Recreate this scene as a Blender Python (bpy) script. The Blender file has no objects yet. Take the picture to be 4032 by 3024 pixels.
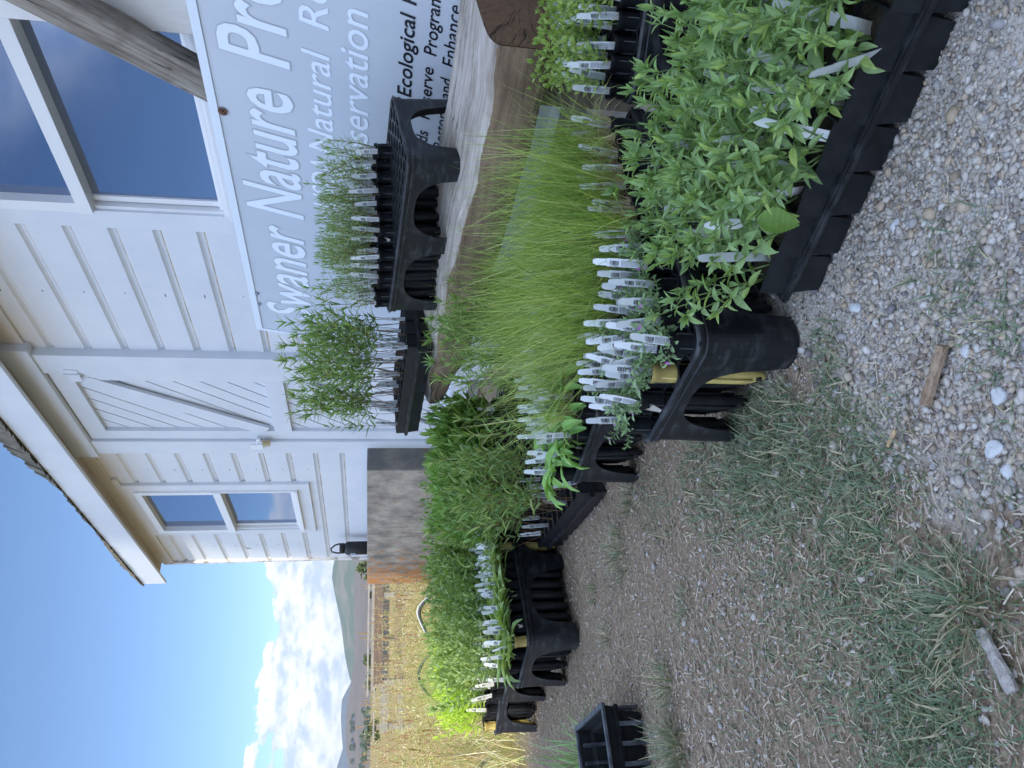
import bpy, bmesh, math, random
import numpy as np
from mathutils import Vector, Matrix
R = math.radians
random.seed(7)
SC = bpy.context.scene
COL = SC.collection

# ------------------------------------------------------------------ camera
CAM_H = 0.665
PITCH = math.atan(540 / 3030.0); ROLL = 0.014
fw = Vector((0, math.cos(PITCH), -math.sin(PITCH)))
upv = Vector((0, math.sin(PITCH), math.cos(PITCH)))
rt = Vector((1, 0, 0))
up2 = upv * math.cos(ROLL) + rt * math.sin(ROLL) * -1
rt2 = rt * math.cos(ROLL) + upv * math.sin(ROLL)
cd = bpy.data.cameras.new("camera"); cam = bpy.data.objects.new("camera", cd); COL.objects.link(cam)
xa, ya, za = -up2, rt2, -fw           # the phone was held upright, the file lies on its side
m = Matrix((xa, ya, za)).transposed().to_4x4(); m.translation = Vector((0, 0, CAM_H))
cam.matrix_world = m
cd.sensor_width = 36; cd.lens = 36 * 3030 / 4032.0; cd.clip_start = 0.02; cd.clip_end = 20000
SC.camera = cam

# ------------------------------------------------------------------ light
SUN_EL = 24.0
sdir = Vector((0.19 * math.cos(R(SUN_EL)), -0.982 * math.cos(R(SUN_EL)), math.sin(R(SUN_EL)))).normalized()
sl = bpy.data.lights.new("sun", 'SUN'); sl.energy = 2.0; sl.angle = R(0.5); sl.color = (1.0, 0.90, 0.72)
so = bpy.data.objects.new("sun", sl); COL.objects.link(so)
so.rotation_euler = sdir.to_track_quat('Z', 'Y').to_euler()
SC.view_settings.view_transform = 'Standard'; SC.view_settings.look = 'None'
SC.view_settings.gamma = 1.0; SC.view_settings.exposure = 1.33

W = bpy.data.worlds.new("World"); SC.world = W; W.use_nodes = True
nt = W.node_tree; nt.nodes.clear()
def N(t, **k):
    n = nt.nodes.new(t)
    for a, b in k.items(): setattr(n, a, b)
    return n
def mth(op, a, b=None, c=None, clamp=False):
    n = nt.nodes.new('ShaderNodeMath'); n.operation = op; n.use_clamp = clamp
    for i, v in enumerate((a, b, c)):
        if v is None: continue
        if isinstance(v, (int, float)): n.inputs[i].default_value = v
        else: nt.links.new(v, n.inputs[i])
    return n.outputs[0]
def sstep(v, a, b):
    n = nt.nodes.new('ShaderNodeMapRange'); n.interpolation_type = 'SMOOTHSTEP'
    nt.links.new(v, n.inputs['Value']); n.inputs['From Min'].default_value = a; n.inputs['From Max'].default_value = b
    return n.outputs['Result']
sky = N('ShaderNodeTexSky', sky_type='NISHITA'); sky.sun_disc = False
sky.sun_elevation = R(SUN_EL); sky.sun_rotation = math.atan2(sdir.x, sdir.y)
sky.altitude = 2000; sky.air_density = 1.0; sky.dust_density = 0.3; sky.ozone_density = 3.5
tc = N('ShaderNodeTexCoord'); sx = N('ShaderNodeSeparateXYZ'); nt.links.new(tc.outputs['Generated'], sx.inputs[0])
X_, Y_, Z_ = sx.outputs
mp = N('ShaderNodeMapping'); mp.inputs['Scale'].default_value = (1, 1, 2.0); nt.links.new(tc.outputs['Generated'], mp.inputs[0])
def noise(scale, det=8, rough=.6, vec=mp.outputs[0], loc=None):
    n = N('ShaderNodeTexNoise'); n.inputs['Scale'].default_value = scale; n.inputs['Detail'].default_value = det
    n.inputs['Roughness'].default_value = rough
    if loc:
        q = N('ShaderNodeMapping'); q.inputs['Location'].default_value = loc; nt.links.new(vec, q.inputs[0]); vec = q.outputs[0]
    nt.links.new(vec, n.inputs['Vector']); return n.outputs[0]
# low bank of cumulus over the hills
low = noise(7.0, 2, .5, loc=(3.1, 0.4, 0.0)); puff = noise(26.0, 9, .58); puff2 = noise(60.0, 6, .6, loc=(1, 2, 3))
hgt = mth('SUBTRACT', 0.118, Z_)                      # positive inside the bank
v1 = mth('ADD', mth('MULTIPLY', hgt, 26.0), mth('MULTIPLY', mth('SUBTRACT', low, 0.5), 2.6))
v1 = mth('ADD', v1, mth('MULTIPLY', mth('SUBTRACT', puff, 0.5), 2.1))
mask1 = mth('MULTIPLY', sstep(v1, -0.05, 0.06), sstep(Z_, 0.0, 0.02))
mask1 = mth('MULTIPLY', mask1, 0.95)
# bright cloud added out of view, behind and above, to lift the shaded yard
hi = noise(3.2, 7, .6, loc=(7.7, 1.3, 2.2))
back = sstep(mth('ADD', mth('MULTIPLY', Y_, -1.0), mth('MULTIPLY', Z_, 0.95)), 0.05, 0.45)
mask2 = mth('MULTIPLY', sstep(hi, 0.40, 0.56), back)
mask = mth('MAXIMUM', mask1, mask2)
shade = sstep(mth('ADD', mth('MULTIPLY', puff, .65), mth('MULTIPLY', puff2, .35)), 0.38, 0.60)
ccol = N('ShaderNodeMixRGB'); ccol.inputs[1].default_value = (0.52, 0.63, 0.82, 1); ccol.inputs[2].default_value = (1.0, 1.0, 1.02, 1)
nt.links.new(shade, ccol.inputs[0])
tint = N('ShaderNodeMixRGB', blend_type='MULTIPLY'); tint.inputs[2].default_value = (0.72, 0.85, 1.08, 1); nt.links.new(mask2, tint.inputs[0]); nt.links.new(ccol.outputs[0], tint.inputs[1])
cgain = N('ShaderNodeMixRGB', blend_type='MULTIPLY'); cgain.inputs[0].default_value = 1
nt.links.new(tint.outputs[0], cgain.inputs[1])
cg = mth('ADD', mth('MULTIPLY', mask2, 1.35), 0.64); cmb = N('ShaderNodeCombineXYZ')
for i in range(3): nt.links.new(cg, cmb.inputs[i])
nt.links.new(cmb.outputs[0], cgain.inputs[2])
bg1 = N('ShaderNodeBackground'); bg1.inputs[1].default_value = 0.066; nt.links.new(sky.outputs[0], bg1.inputs[0])
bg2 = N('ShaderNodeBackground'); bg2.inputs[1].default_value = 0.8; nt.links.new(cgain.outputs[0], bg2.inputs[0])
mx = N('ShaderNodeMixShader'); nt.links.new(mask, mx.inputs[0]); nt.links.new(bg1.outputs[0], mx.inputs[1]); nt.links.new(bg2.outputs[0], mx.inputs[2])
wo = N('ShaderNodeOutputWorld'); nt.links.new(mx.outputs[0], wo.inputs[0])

# ------------------------------------------------------------------ materials
MATS = {}
def mat(name, col, rough=.6, col2=None, scale=40, bump=0, bscale=None, spec=.5, island=None, trans=0, metal=0, stretch=None, det=6, coat=0, lo=.35, hi=.65):
    M = bpy.data.materials.new(name); M.use_nodes = True; t = M.node_tree; b = t.nodes['Principled BSDF']
    b.inputs['Base Color'].default_value = (*col, 1); b.inputs['Roughness'].default_value = rough
    b.inputs['Specular IOR Level'].default_value = spec; b.inputs['Metallic'].default_value = metal
    if coat: b.inputs['Coat Weight'].default_value = coat
    co = t.nodes.new('ShaderNodeTexCoord'); vec = co.outputs['Object']
    if stretch:
        q = t.nodes.new('ShaderNodeMapping'); q.inputs['Scale'].default_value = stretch; t.links.new(vec, q.inputs[0]); vec = q.outputs[0]
    cur = None
    if col2:
        n = t.nodes.new('ShaderNodeTexNoise'); n.inputs['Scale'].default_value = scale; n.inputs['Detail'].default_value = det; n.inputs['Roughness'].default_value = .65
        t.links.new(vec, n.inputs['Vector'])
        r = t.nodes.new('ShaderNodeMapRange'); r.inputs['From Min'].default_value = lo; r.inputs['From Max'].default_value = hi; t.links.new(n.outputs[0], r.inputs[0])
        mm = t.nodes.new('ShaderNodeMixRGB'); mm.inputs[1].default_value = (*col, 1); mm.inputs[2].default_value = (*col2, 1)
        t.links.new(r.outputs[0], mm.inputs[0]); cur = mm.outputs[0]
    if island:
        g = t.nodes.new('ShaderNodeNewGeometry'); rp = t.nodes.new('ShaderNodeValToRGB')
        rp.color_ramp.interpolation = 'LINEAR'; el = rp.color_ramp.elements
        k = len(island)
        el[0].position = 0; el[0].color = (*island[0], 1); el[1].position = 1; el[1].color = (*island[-1], 1)
        for i in range(1, k - 1):
            e = el.new(i / (k - 1)); e.color = (*island[i], 1)
        t.links.new(g.outputs['Random Per Island'], rp.inputs[0])
        if cur:
            mm = t.nodes.new('ShaderNodeMixRGB'); mm.blend_type = 'MULTIPLY'; mm.inputs[0].default_value = 1
            t.links.new(rp.outputs[0], mm.inputs[1]); t.links.new(cur, mm.inputs[2]); cur = mm.outputs[0]
        else: cur = rp.outputs[0]
    if cur: t.links.new(cur, b.inputs['Base Color'])
    if bump:
        n = t.nodes.new('ShaderNodeTexNoise'); n.inputs['Scale'].default_value = bscale or scale; n.inputs['Detail'].default_value = 6
        t.links.new(vec, n.inputs['Vector']); bp = t.nodes.new('ShaderNodeBump'); bp.inputs['Strength'].default_value = bump; bp.inputs['Distance'].default_value = .01
        t.links.new(n.outputs[0], bp.inputs['Height']); t.links.new(bp.outputs[0], b.inputs['Normal'])
    if trans:
        tr = t.nodes.new('ShaderNodeBsdfTranslucent'); ms = t.nodes.new('ShaderNodeMixShader'); ms.inputs[0].default_value = trans
        gm = t.nodes.new('ShaderNodeMixRGB'); gm.blend_type = 'MULTIPLY'; gm.inputs[0].default_value = 1; gm.inputs[2].default_value = (1.35, 1.35, .6, 1)
        if cur: t.links.new(cur, gm.inputs[1])
        else: gm.inputs[1].default_value = (*col, 1)
        t.links.new(gm.outputs[0], tr.inputs[0])
        t.links.new(b.outputs[0], ms.inputs[1]); t.links.new(tr.outputs[0], ms.inputs[2])
        t.links.new(ms.outputs[0], t.nodes['Material Output'].inputs[0])
    MATS[name] = M; return M

plastic = mat('black_plastic', (.006, .007, .009), .42, (.016, .018, .022), 30, bump=.04, bscale=60, spec=.4)
plastic_worn = mat('worn_black_plastic', (.008, .009, .012), .42, (.085, .092, .10), 20, stretch=(1, 1, 2.5), spec=.45, lo=.5, hi=.85, det=10)
inner_dark = mat('tube_inside', (.004, .004, .005), .8)
yellow_pl = mat('yellow_plastic', (.62, .50, .16), .45, (.45, .36, .13), 25)
tag_white = mat('tag_plastic', (.72, .77, .81), .35, (.76, .79, .80), 60)
def tagdirt():
    t = tag_white.node_tree; b = t.nodes['Principled BSDF']; src = b.inputs['Base Color'].links[0].from_socket; co = t.nodes.new('ShaderNodeTexCoord').outputs['Object']; s = t.nodes.new('ShaderNodeSeparateXYZ'); t.links.new(co, s.inputs[0])
    n = t.nodes.new('ShaderNodeTexNoise'); n.inputs['Scale'].default_value = 90; t.links.new(co, n.inputs['Vector']); oi = t.nodes.new('ShaderNodeObjectInfo')
    a = t.nodes.new('ShaderNodeMath'); a.operation = 'MULTIPLY_ADD'; t.links.new(n.outputs[0], a.inputs[0]); a.inputs[1].default_value = -.03; t.links.new(s.outputs[2], a.inputs[2])
    r = t.nodes.new('ShaderNodeMapRange'); r.inputs['From Min'].default_value = -.012; r.inputs['From Max'].default_value = .006; r.inputs['To Min'].default_value = .8; r.inputs['To Max'].default_value = 0; t.links.new(a.outputs[0], r.inputs[0])
    g = t.nodes.new('ShaderNodeMixRGB'); g.inputs[2].default_value = (.30, .25, .19, 1); t.links.new(r.outputs[0], g.inputs[0]); t.links.new(src, g.inputs[1])
    k = t.nodes.new('ShaderNodeMapRange'); k.inputs['To Min'].default_value = .9; t.links.new(oi.outputs['Random'], k.inputs[0]); h = t.nodes.new('ShaderNodeHueSaturation'); t.links.new(k.outputs[0], h.inputs['Value']); t.links.new(g.outputs[0], h.inputs['Color']); t.links.new(h.outputs[0], b.inputs['Base Color'])
tagdirt()
ink = mat('ink', (.03, .03, .04), .6)
ink_grey = mat('grey_ink', (.22, .23, .26), .6)
soil_m = mat('potting_soil', (.018, .012, .008), .95, (.06, .045, .03), 180, bump=.6, bscale=200)
def leafmat(name, cols, tr=.28, rough=.5): return mat(name, cols[0], rough, (1.12, 1.12, 1.12), 90, island=cols, trans=tr, spec=.35)
# noise colour for leaves multiplies; keep the first colour neutral
def leafm(name, cols, tr=.28, rough=.5):
    def up(c):
        g = (c[0] + c[1] + c[2]) / 3
        return tuple(min(.78, (v * .84 + g * .16) * 1.48 * k) for v, k in zip(c, (1.0, 1, .97)))
    cols = [up(c) for c in cols]
    M = mat(name, (.82, .82, .82), rough, (1.15, 1.15, 1.15), 60, island=cols, trans=tr, spec=.35); return M
L_sedum = leafm('sedum_leaf', [(.10, .17, .075), (.17, .27, .11), (.20, .29, .15), (.11, .20, .08)], .15)
L_grass = leafm('bunchgrass_blade', [(.09, .16, .02), (.20, .31, .04), (.34, .43, .08), (.14, .24, .03), (.46, .46, .19), (.24, .36, .06), (.08, .16, .03), (.30, .40, .07)], .3)
L_straw = leafm('straw_base', [(.36, .28, .15), (.48, .38, .22), (.25, .19, .11)], .1)
L_ovate = leafm('ovate_leaf', [(.15, .24, .045), (.23, .33, .06), (.31, .40, .11), (.18, .27, .06)], .35)
L_sage = leafm('greygreen_leaf', [(.10, .19, .06), (.17, .28, .09), (.24, .35, .14), (.13, .23, .08), (.28, .39, .09), (.19, .31, .12), (.22, .33, .15), (.10, .18, .06)], .36)
L_strap = leafm('strap_leaf', [(.10, .24, .05), (.17, .34, .07), (.21, .36, .10)], .3)
L_willow = leafm('willowy_leaf', [(.07, .16, .035), (.13, .24, .05), (.18, .29, .07), (.07, .15, .05), (.22, .31, .07), (.27, .32, .09), (.12, .22, .06)], .3)
L_rose = leafm('needle_leaf', [(.12, .20, .07), (.19, .28, .10), (.25, .33, .14), (.15, .23, .06), (.22, .30, .08)], .3)
L_broad = leafm('broad_leaf', [(.09, .19, .03), (.15, .28, .045), (.20, .33, .06)], .3)
L_blue = leafm('bluegreen_leaf', [(.11, .19, .06), (.19, .29, .09), (.26, .35, .15), (.17, .27, .05), (.24, .33, .07)], .32)
L_bright = leafm('bright_leaf', [(.28, .42, .03), (.40, .52, .05), (.48, .56, .10)], .5)
stem_red = mat('brown_stem', (.13, .07, .035), .6, (.20, .13, .06), 30)
stem_green = mat('green_stem', (.14, .22, .07), .6, (.20, .28, .10), 30)
flower_m = mat('purple_petal', (.45, .07, .50), .5)
flower_y = mat('yellow_petal', (.75, .55, .05), .5)
white_paint = None

# ------------------------------------------------------------------ mesh helpers
class MB:
    def __init__(s): s.v = []; s.f = []; s.m = []
    def add(s, vs, fs, mi=0):
        o = len(s.v); s.v += [tuple(p) for p in vs]; s.f += [tuple(i + o for i in f) for f in fs]; s.m += [mi] * len(fs)
    def box(s, a, b, mi=0, M=None):
        x0, y0, z0 = a; x1, y1, z1 = b
        v = [Vector(p) for p in ((x0, y0, z0), (x1, y0, z0), (x1, y1, z0), (x0, y1, z0), (x0, y0, z1), (x1, y0, z1), (x1, y1, z1), (x0, y1, z1))]
        if M: v = [M @ p for p in v]
        s.add(v, [(0, 3, 2, 1), (4, 5, 6, 7), (0, 1, 5, 4), (1, 2, 6, 5), (2, 3, 7, 6), (3, 0, 4, 7)], mi)
    def lathe(s, prof, n=16, mi=0, M=None, close=False):
        o = len(s.v); vs = []
        for r, z in prof:
            for i in range(n):
                a = 2 * math.pi * i / n; p = Vector((r * math.cos(a), r * math.sin(a), z)); vs.append(M @ p if M else p)
        fs = []
        for j in range(len(prof) - 1):
            for i in range(n):
                k = (i + 1) % n; fs.append((j * n + i, j * n + k, (j + 1) * n + k, (j + 1) * n + i))
        s.add(vs, fs, mi)
    def disc(s, r, z, n=16, mi=0, M=None):
        vs = [Vector((r * math.cos(2 * math.pi * i / n), r * math.sin(2 * math.pi * i / n), z)) for i in range(n)]
        if M: vs = [M @ p for p in vs]
        s.add(vs, [tuple(range(n))], mi)
    def tube(s, pts, r0, r1=None, n=5, mi=0, cap=False):
        r1 = r0 if r1 is None else r1; vs = []; K = len(pts)
        pts = [Vector(p) for p in pts]
        for j, p in enumerate(pts):
            d = (pts[min(j + 1, K - 1)] - pts[max(j - 1, 0)])
            if d.length < 1e-9: d = Vector((0, 0, 1))
            d.normalize(); a = d.orthogonal().normalized() if j == 0 else (la - d * la.dot(d)).normalized()
            la = a; b = d.cross(a); r = r0 + (r1 - r0) * j / max(1, K - 1)
            for i in range(n):
                t = 2 * math.pi * i / n; vs.append(p + (a * math.cos(t) + b * math.sin(t)) * r)
        fs = [(j * n + i, j * n + (i + 1) % n, (j + 1) * n + (i + 1) % n, (j + 1) * n + i) for j in range(K - 1) for i in range(n)]
        if cap: fs += [tuple(range(n))[::-1], tuple((K - 1) * n + i for i in range(n))]
        s.add(vs, fs, mi)
    def leaf(s, base, d, L, w, up=None, bend=.5, fold=.25, nseg=3, mi=0, shape='ovate', serr=0, twist=0):
        base = Vector(base); d = Vector(d).normalized(); up = Vector(up or (0, 0, 1))
        sd = d.cross(up)
        if sd.length < 1e-3: sd = Vector((1, 0, 0))
        sd.normalize(); nn = sd.cross(d).normalized()
        if twist: q = Matrix.Rotation(twist, 3, d); sd = q @ sd; nn = q @ nn
        vs = []; fs = []; p = base.copy(); dd = d.copy()
        for j in range(nseg + 1):
            t = j / nseg
            if shape == 'ovate': ww = w * (math.sin(math.pi * min(1, (t * .93 + .04)) ** .75)) 
            elif shape == 'strap': ww = w * min(1, .25 + t * 1.25) * (1 if t < .7 else max(.08, (1 - t) / .3) ** .6)
            else: ww = w * (1 - t) ** .6 * min(1, .5 + t * 3)
            ww = max(ww, w * .03) * .5
            vs += [p - sd * ww + nn * ww * fold * 2, p.copy(), p + sd * ww + nn * ww * fold * 2]
            q = Matrix.Rotation(-bend / nseg, 3, sd)
            dd = q @ dd; nn = q @ nn; p = p + dd * (L / nseg)
        for j in range(nseg):
            a = j * 3; fs += [(a, a + 1, a + 4, a + 3), (a + 1, a + 2, a + 5, a + 4)]
        s.add(vs, fs, mi)
    def blade(s, base, d, L, w, bend, nseg=5, mi=0, side=None, mi0=None, k0=1):
        base = Vector(base); d = Vector(d).normalized(); ax = Vector((-d.y, d.x, 0))
        if ax.length < 1e-3: ax = Vector((1, 0, 0))
        ax.normalize(); sd = Vector(side) if side else ax; vs = []; fs = []; p = base.copy(); dd = d.copy(); q = Matrix.Rotation(bend / nseg, 3, ax)
        for j in range(nseg + 1):
            ww = w * .5 * (1 - (j / nseg) ** 2 * .9); vs += [p - sd * ww, p + sd * ww]; dd = q @ dd; p = p + dd * L / nseg
        if mi0 is None: s.add(vs, [(2 * j, 2 * j + 1, 2 * j + 3, 2 * j + 2) for j in range(nseg)], mi)
        else:
            o = len(s.v); s.add(vs, [(2 * j, 2 * j + 1, 2 * j + 3, 2 * j + 2) for j in range(nseg)], mi)
            for j in range(k0): s.m[len(s.m) - nseg + j] = mi0
    def mesh(s, name, mats, smooth=False):
        me = bpy.data.meshes.new(name); me.from_pydata(s.v, [], s.f)
        for M in mats: me.materials.append(M)
        if len(mats) > 1: me.polygons.foreach_set('material_index', s.m)
        if smooth: me.polygons.foreach_set('use_smooth', [True] * len(s.f))
        me.update(); return me
    def build(s, name, mats, parent=None, smooth=False, **k):
        return ob(name, s.mesh(name, mats if isinstance(mats, list) else [mats], smooth), parent, **k)
def ob(name, me, parent=None, loc=None, rot=None, M=None):
    o = bpy.data.objects.new(name, me); COL.objects.link(o)
    if parent: o.parent = parent
    if M is not None: o.matrix_local = M
    if loc: o.location = loc
    if rot: o.rotation_euler = rot
    return o
def tag(o, label=None, cat=None, group=None, kind=None):
    if label: o['label'] = label
    if cat: o['category'] = cat
    if group: o['group'] = group
    if kind: o['kind'] = kind
    return o
def empty(name, label, cat, loc=(0, 0, 0), rz=0, group=None, M=None):
    o = bpy.data.objects.new(name, None); COL.objects.link(o); o.empty_display_size = .05
    if M is not None: o.matrix_world = M
    else: o.location = loc; o.rotation_euler = (0, 0, rz)
    return tag(o, label, cat, group)
def basis(O, ex, ey=None, tilt_x=0, tilt_y=0):
    ex = Vector((ex[0], ex[1], 0)).normalized(); ey = Vector((-ex.y, ex.x, 0))
    ex = (ex + Vector((0, 0, tilt_x))).normalized(); ey = (ey + Vector((0, 0, tilt_y))); ey = (ey - ex * ey.dot(ex)).normalized(); ez = ex.cross(ey)
    M = Matrix((ex, ey, ez)).transposed().to_4x4(); M.translation = Vector(O); return M
def text_mesh(s, width, cap, shear=0.0, offset=0.0, extrude=0.0, spacing=1.0):
    def conv(b, off):
        c = bpy.data.curves.new('t', 'FONT'); c.body = b; c.shear = shear; c.offset = off; c.extrude = 0; c.space_character = spacing; c.resolution_u = 3
        o = bpy.data.objects.new('t', c); COL.objects.link(o); bpy.context.view_layer.update()
        me = bpy.data.meshes.new_from_object(o.evaluated_get(bpy.context.evaluated_depsgraph_get()))
        co = np.array([v.co[:] for v in me.vertices]); fs = [tuple(p.vertices) for p in me.polygons]
        bpy.data.objects.remove(o); bpy.data.curves.remove(c); bpy.data.meshes.remove(me); return co, fs
    h, _ = conv('H', 0); ch = h[:, 1].max() - h[:, 1].min()
    c0, f0 = conv(s, 0); x0, x1 = c0[:, 0].min(), c0[:, 0].max()
    c, f = conv(s, offset) if offset else (c0, f0)
    kx = width / (x1 - x0); ky = cap / ch
    return [((p[0] - x0) * kx, p[1] * ky) for p in c], f
def np_mesh(name, V, F, mats, midx=None, smooth=False):
    V = np.asarray(V, dtype=np.float32); F = np.asarray(F, dtype=np.int32); k = F.shape[1]
    me = bpy.data.meshes.new(name); me.vertices.add(len(V)); me.vertices.foreach_set('co', V.ravel())
    me.loops.add(F.size); me.loops.foreach_set('vertex_index', F.ravel())
    me.polygons.add(len(F)); me.polygons.foreach_set('loop_start', np.arange(0, F.size, k, dtype=np.int32))
    for M in mats: me.materials.append(M)
    if midx is not None: me.polygons.foreach_set('material_index', np.asarray(midx, dtype=np.int32))
    if smooth: me.polygons.foreach_set('use_smooth', np.ones(len(F), dtype=bool))
    me.update(calc_edges=True); return me
rng = np.random.default_rng(11)
def rot_mats(n, tilt=math.pi):
    a = rng.uniform(0, 2 * np.pi, n); b = rng.uniform(-tilt, tilt, n); c = rng.uniform(-tilt, tilt, n)
    def Rz(t): z = np.zeros_like(t); o = z + 1; return np.stack([np.stack([np.cos(t), -np.sin(t), z], -1), np.stack([np.sin(t), np.cos(t), z], -1), np.stack([z, z, o], -1)], -2)
    def Rx(t): z = np.zeros_like(t); o = z + 1; return np.stack([np.stack([o, z, z], -1), np.stack([z, np.cos(t), -np.sin(t)], -1), np.stack([z, np.sin(t), np.cos(t)], -1)], -2)
    def Ry(t): z = np.zeros_like(t); o = z + 1; return np.stack([np.stack([np.cos(t), z, np.sin(t)], -1), np.stack([z, o, z], -1), np.stack([-np.sin(t), z, np.cos(t)], -1)], -2)
    return Rz(a) @ Rx(b) @ Ry(c)
def scatter(name, tv, tf, pos, scl, tilt, mats, smooth=False):
    n = len(pos); Rm = rot_mats(n, tilt); tv = np.asarray(tv); tf = np.asarray(tf)
    V = np.einsum('nij,nkj->nki', Rm, tv[None] * scl[:, None, :]) + pos[:, None, :]
    F = (tf[None] + (np.arange(n) * len(tv))[:, None, None]).reshape(-1, tf.shape[1])
    return np_mesh(name, V.reshape(-1, 3), F, mats, smooth=smooth)

# ------------------------------------------------------------------ ground, field and hills
def gz(x, y):
    d = max(0.0, min(1.0, (y - 3.6) / 16.0)); d = d * d * (3 - 2 * d)
    return -0.7 * d
def micro(x, y):
    return 0.006 * math.sin(3.1 * x + 1.2) * math.cos(2.7 * y) + .003 * math.sin(11 * x + 3 * y) * math.cos(9 * y - 4 * x)
GM = bpy.data.materials.new('ground_surface'); GM.use_nodes = True
def ground_nodes():
    t = GM.node_tree; b = t.nodes['Principled BSDF']; b.inputs['Roughness'].default_value = .95; b.inputs['Specular IOR Level'].default_value = .15
    co = t.nodes.new('ShaderNodeTexCoord').outputs['Object']
    def nz(s, d=8, r=.65):
        n = t.nodes.new('ShaderNodeTexNoise'); n.inputs['Scale'].default_value = s; n.inputs['Detail'].default_value = d; n.inputs['Roughness'].default_value = r; t.links.new(co, n.inputs['Vector']); return n.outputs[0]
    def ramp(v, stops):
        r = t.nodes.new('ShaderNodeValToRGB'); e = r.color_ramp.elements; e[0].position, e[0].color = stops[0][0], (*stops[0][1], 1); e[1].position, e[1].color = stops[-1][0], (*stops[-1][1], 1)
        for p, c in stops[1:-1]: q = e.new(p); q.color = (*c, 1)
        t.links.new(v, r.inputs[0]); return r.outputs[0]
    def mix(f, a, b_):
        n = t.nodes.new('ShaderNodeMixRGB'); t.links.new(a, n.inputs[1]); t.links.new(b_, n.inputs[2])
        if isinstance(f, float): n.inputs[0].default_value = f
        else: t.links.new(f, n.inputs[0])
        return n.outputs[0]
    vo = t.nodes.new('ShaderNodeTexVoronoi'); vo.inputs['Scale'].default_value = 210; t.links.new(co, vo.inputs['Vector'])
    sep = t.nodes.new('ShaderNodeSeparateXYZ'); t.links.new(vo.outputs['Color'], sep.inputs[0])
    peb = ramp(sep.outputs[0], [(0, (.30, .26, .21)), (.3, (.42, .38, .34)), (.6, (.50, .46, .42)), (.85, (.54, .52, .49)), (1, (.42, .33, .25))])
    edge = t.nodes.new('ShaderNodeMapRange'); edge.inputs['From Min'].default_value = .0; edge.inputs['From Max'].default_value = .55; edge.inputs['To Min'].default_value = 1; edge.inputs['To Max'].default_value = .55
    t.links.new(vo.outputs['Distance'], edge.inputs[0])
    fine = ramp(nz(260, 8), [(.3, (.34, .30, .26)), (.55, (.47, .43, .39)), (.75, (.56, .53, .49))])
    grav = mix(.55, peb, fine)
    earth = ramp(nz(120, 9, .75), [(.28, (.075, .055, .036)), (.48, (.20, .15, .105)), (.62, (.32, .25, .185)), (.8, (.48, .41, .32))])
    sx = t.nodes.new('ShaderNodeSeparateXYZ'); t.links.new(co, sx.inputs[0])
    def mt(op, a, b=None):
        n = t.nodes.new('ShaderNodeMath'); n.operation = op
        for i, v in enumerate((a, b)):
            if v is None: continue
            if isinstance(v, (int, float)): n.inputs[i].default_value = v
            else: t.links.new(v, n.inputs[i])
        return n.outputs[0]
    def sst(v, a, b):
        n = t.nodes.new('ShaderNodeMapRange'); n.interpolation_type = 'SMOOTHSTEP'; t.links.new(v, n.inputs[0]); n.inputs['From Min'].default_value = a; n.inputs['From Max'].default_value = b; return n.outputs[0]
    big = nz(5, 5)
    k = mt('ADD', mt('ADD', sx.outputs[0], mt('MULTIPLY', sx.outputs[1], -.28)), mt('MULTIPLY', mt('SUBTRACT', big, .5), .9))
    near = mix(sst(k, -.42, -.18), earth, grav)
    field = ramp(nz(.35, 9, .7), [(.3, (.17, .17, .055)), (.45, (.30, .22, .09)), (.6, (.34, .24, .11)), (.75, (.20, .20, .06))])
    fm = sst(mt('ADD', mt('ADD', sx.outputs[1], mt('MULTIPLY', sx.outputs[0], -1.2)), mt('MULTIPLY', big, .8)), 5.2, 6.4)
    col = mix(fm, near, field); t.links.new(col, b.inputs['Base Color'])
    bp = t.nodes.new('ShaderNodeBump'); bp.inputs['Strength'].default_value = .55; bp.inputs['Distance'].default_value = .004
    hh = mt('ADD', mt('MULTIPLY', vo.outputs['Distance'], -.8), nz(150, 8)); t.links.new(hh, bp.inputs['Height']); t.links.new(bp.outputs[0], b.inputs['Normal'])
ground_nodes()
def ground_sheet():
    xs = sorted(set([round(v, 3) for v in list(np.linspace(-3, 3, 100)) + [-9000, -4000, -2000, -1000, -500, -250, -120, -60, -40, -30, -20, -15, -11, -8, -6, -5, -4, 4, 5, 7, 10, 15, 25, 50, 120, 300, 1000, 4000, 9000]]))
    ys = sorted(set([round(v, 3) for v in list(np.linspace(-1, 5, 100)) + list(np.linspace(5.5, 22, 30)) + [-300, -100, -30, -10, -4, -2, 30, 45, 70, 120, 250, 500, 900, 1500, 3000, 6000, 9000]]))
    mb = MB(); nx = len(xs)
    mb.v = [(x, y, gz(x, y) + (micro(x, y) if abs(x) < 4 and -1.5 < y < 6 else 0)) for y in ys for x in xs]
    mb.f = [(j * nx + i, j * nx + i + 1, (j + 1) * nx + i + 1, (j + 1) * nx + i) for j in range(len(ys) - 1) for i in range(nx - 1)]; mb.m = [0] * len(mb.f)
    return tag(mb.build('ground', GM, smooth=True), kind='structure')
ground_sheet()

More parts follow.
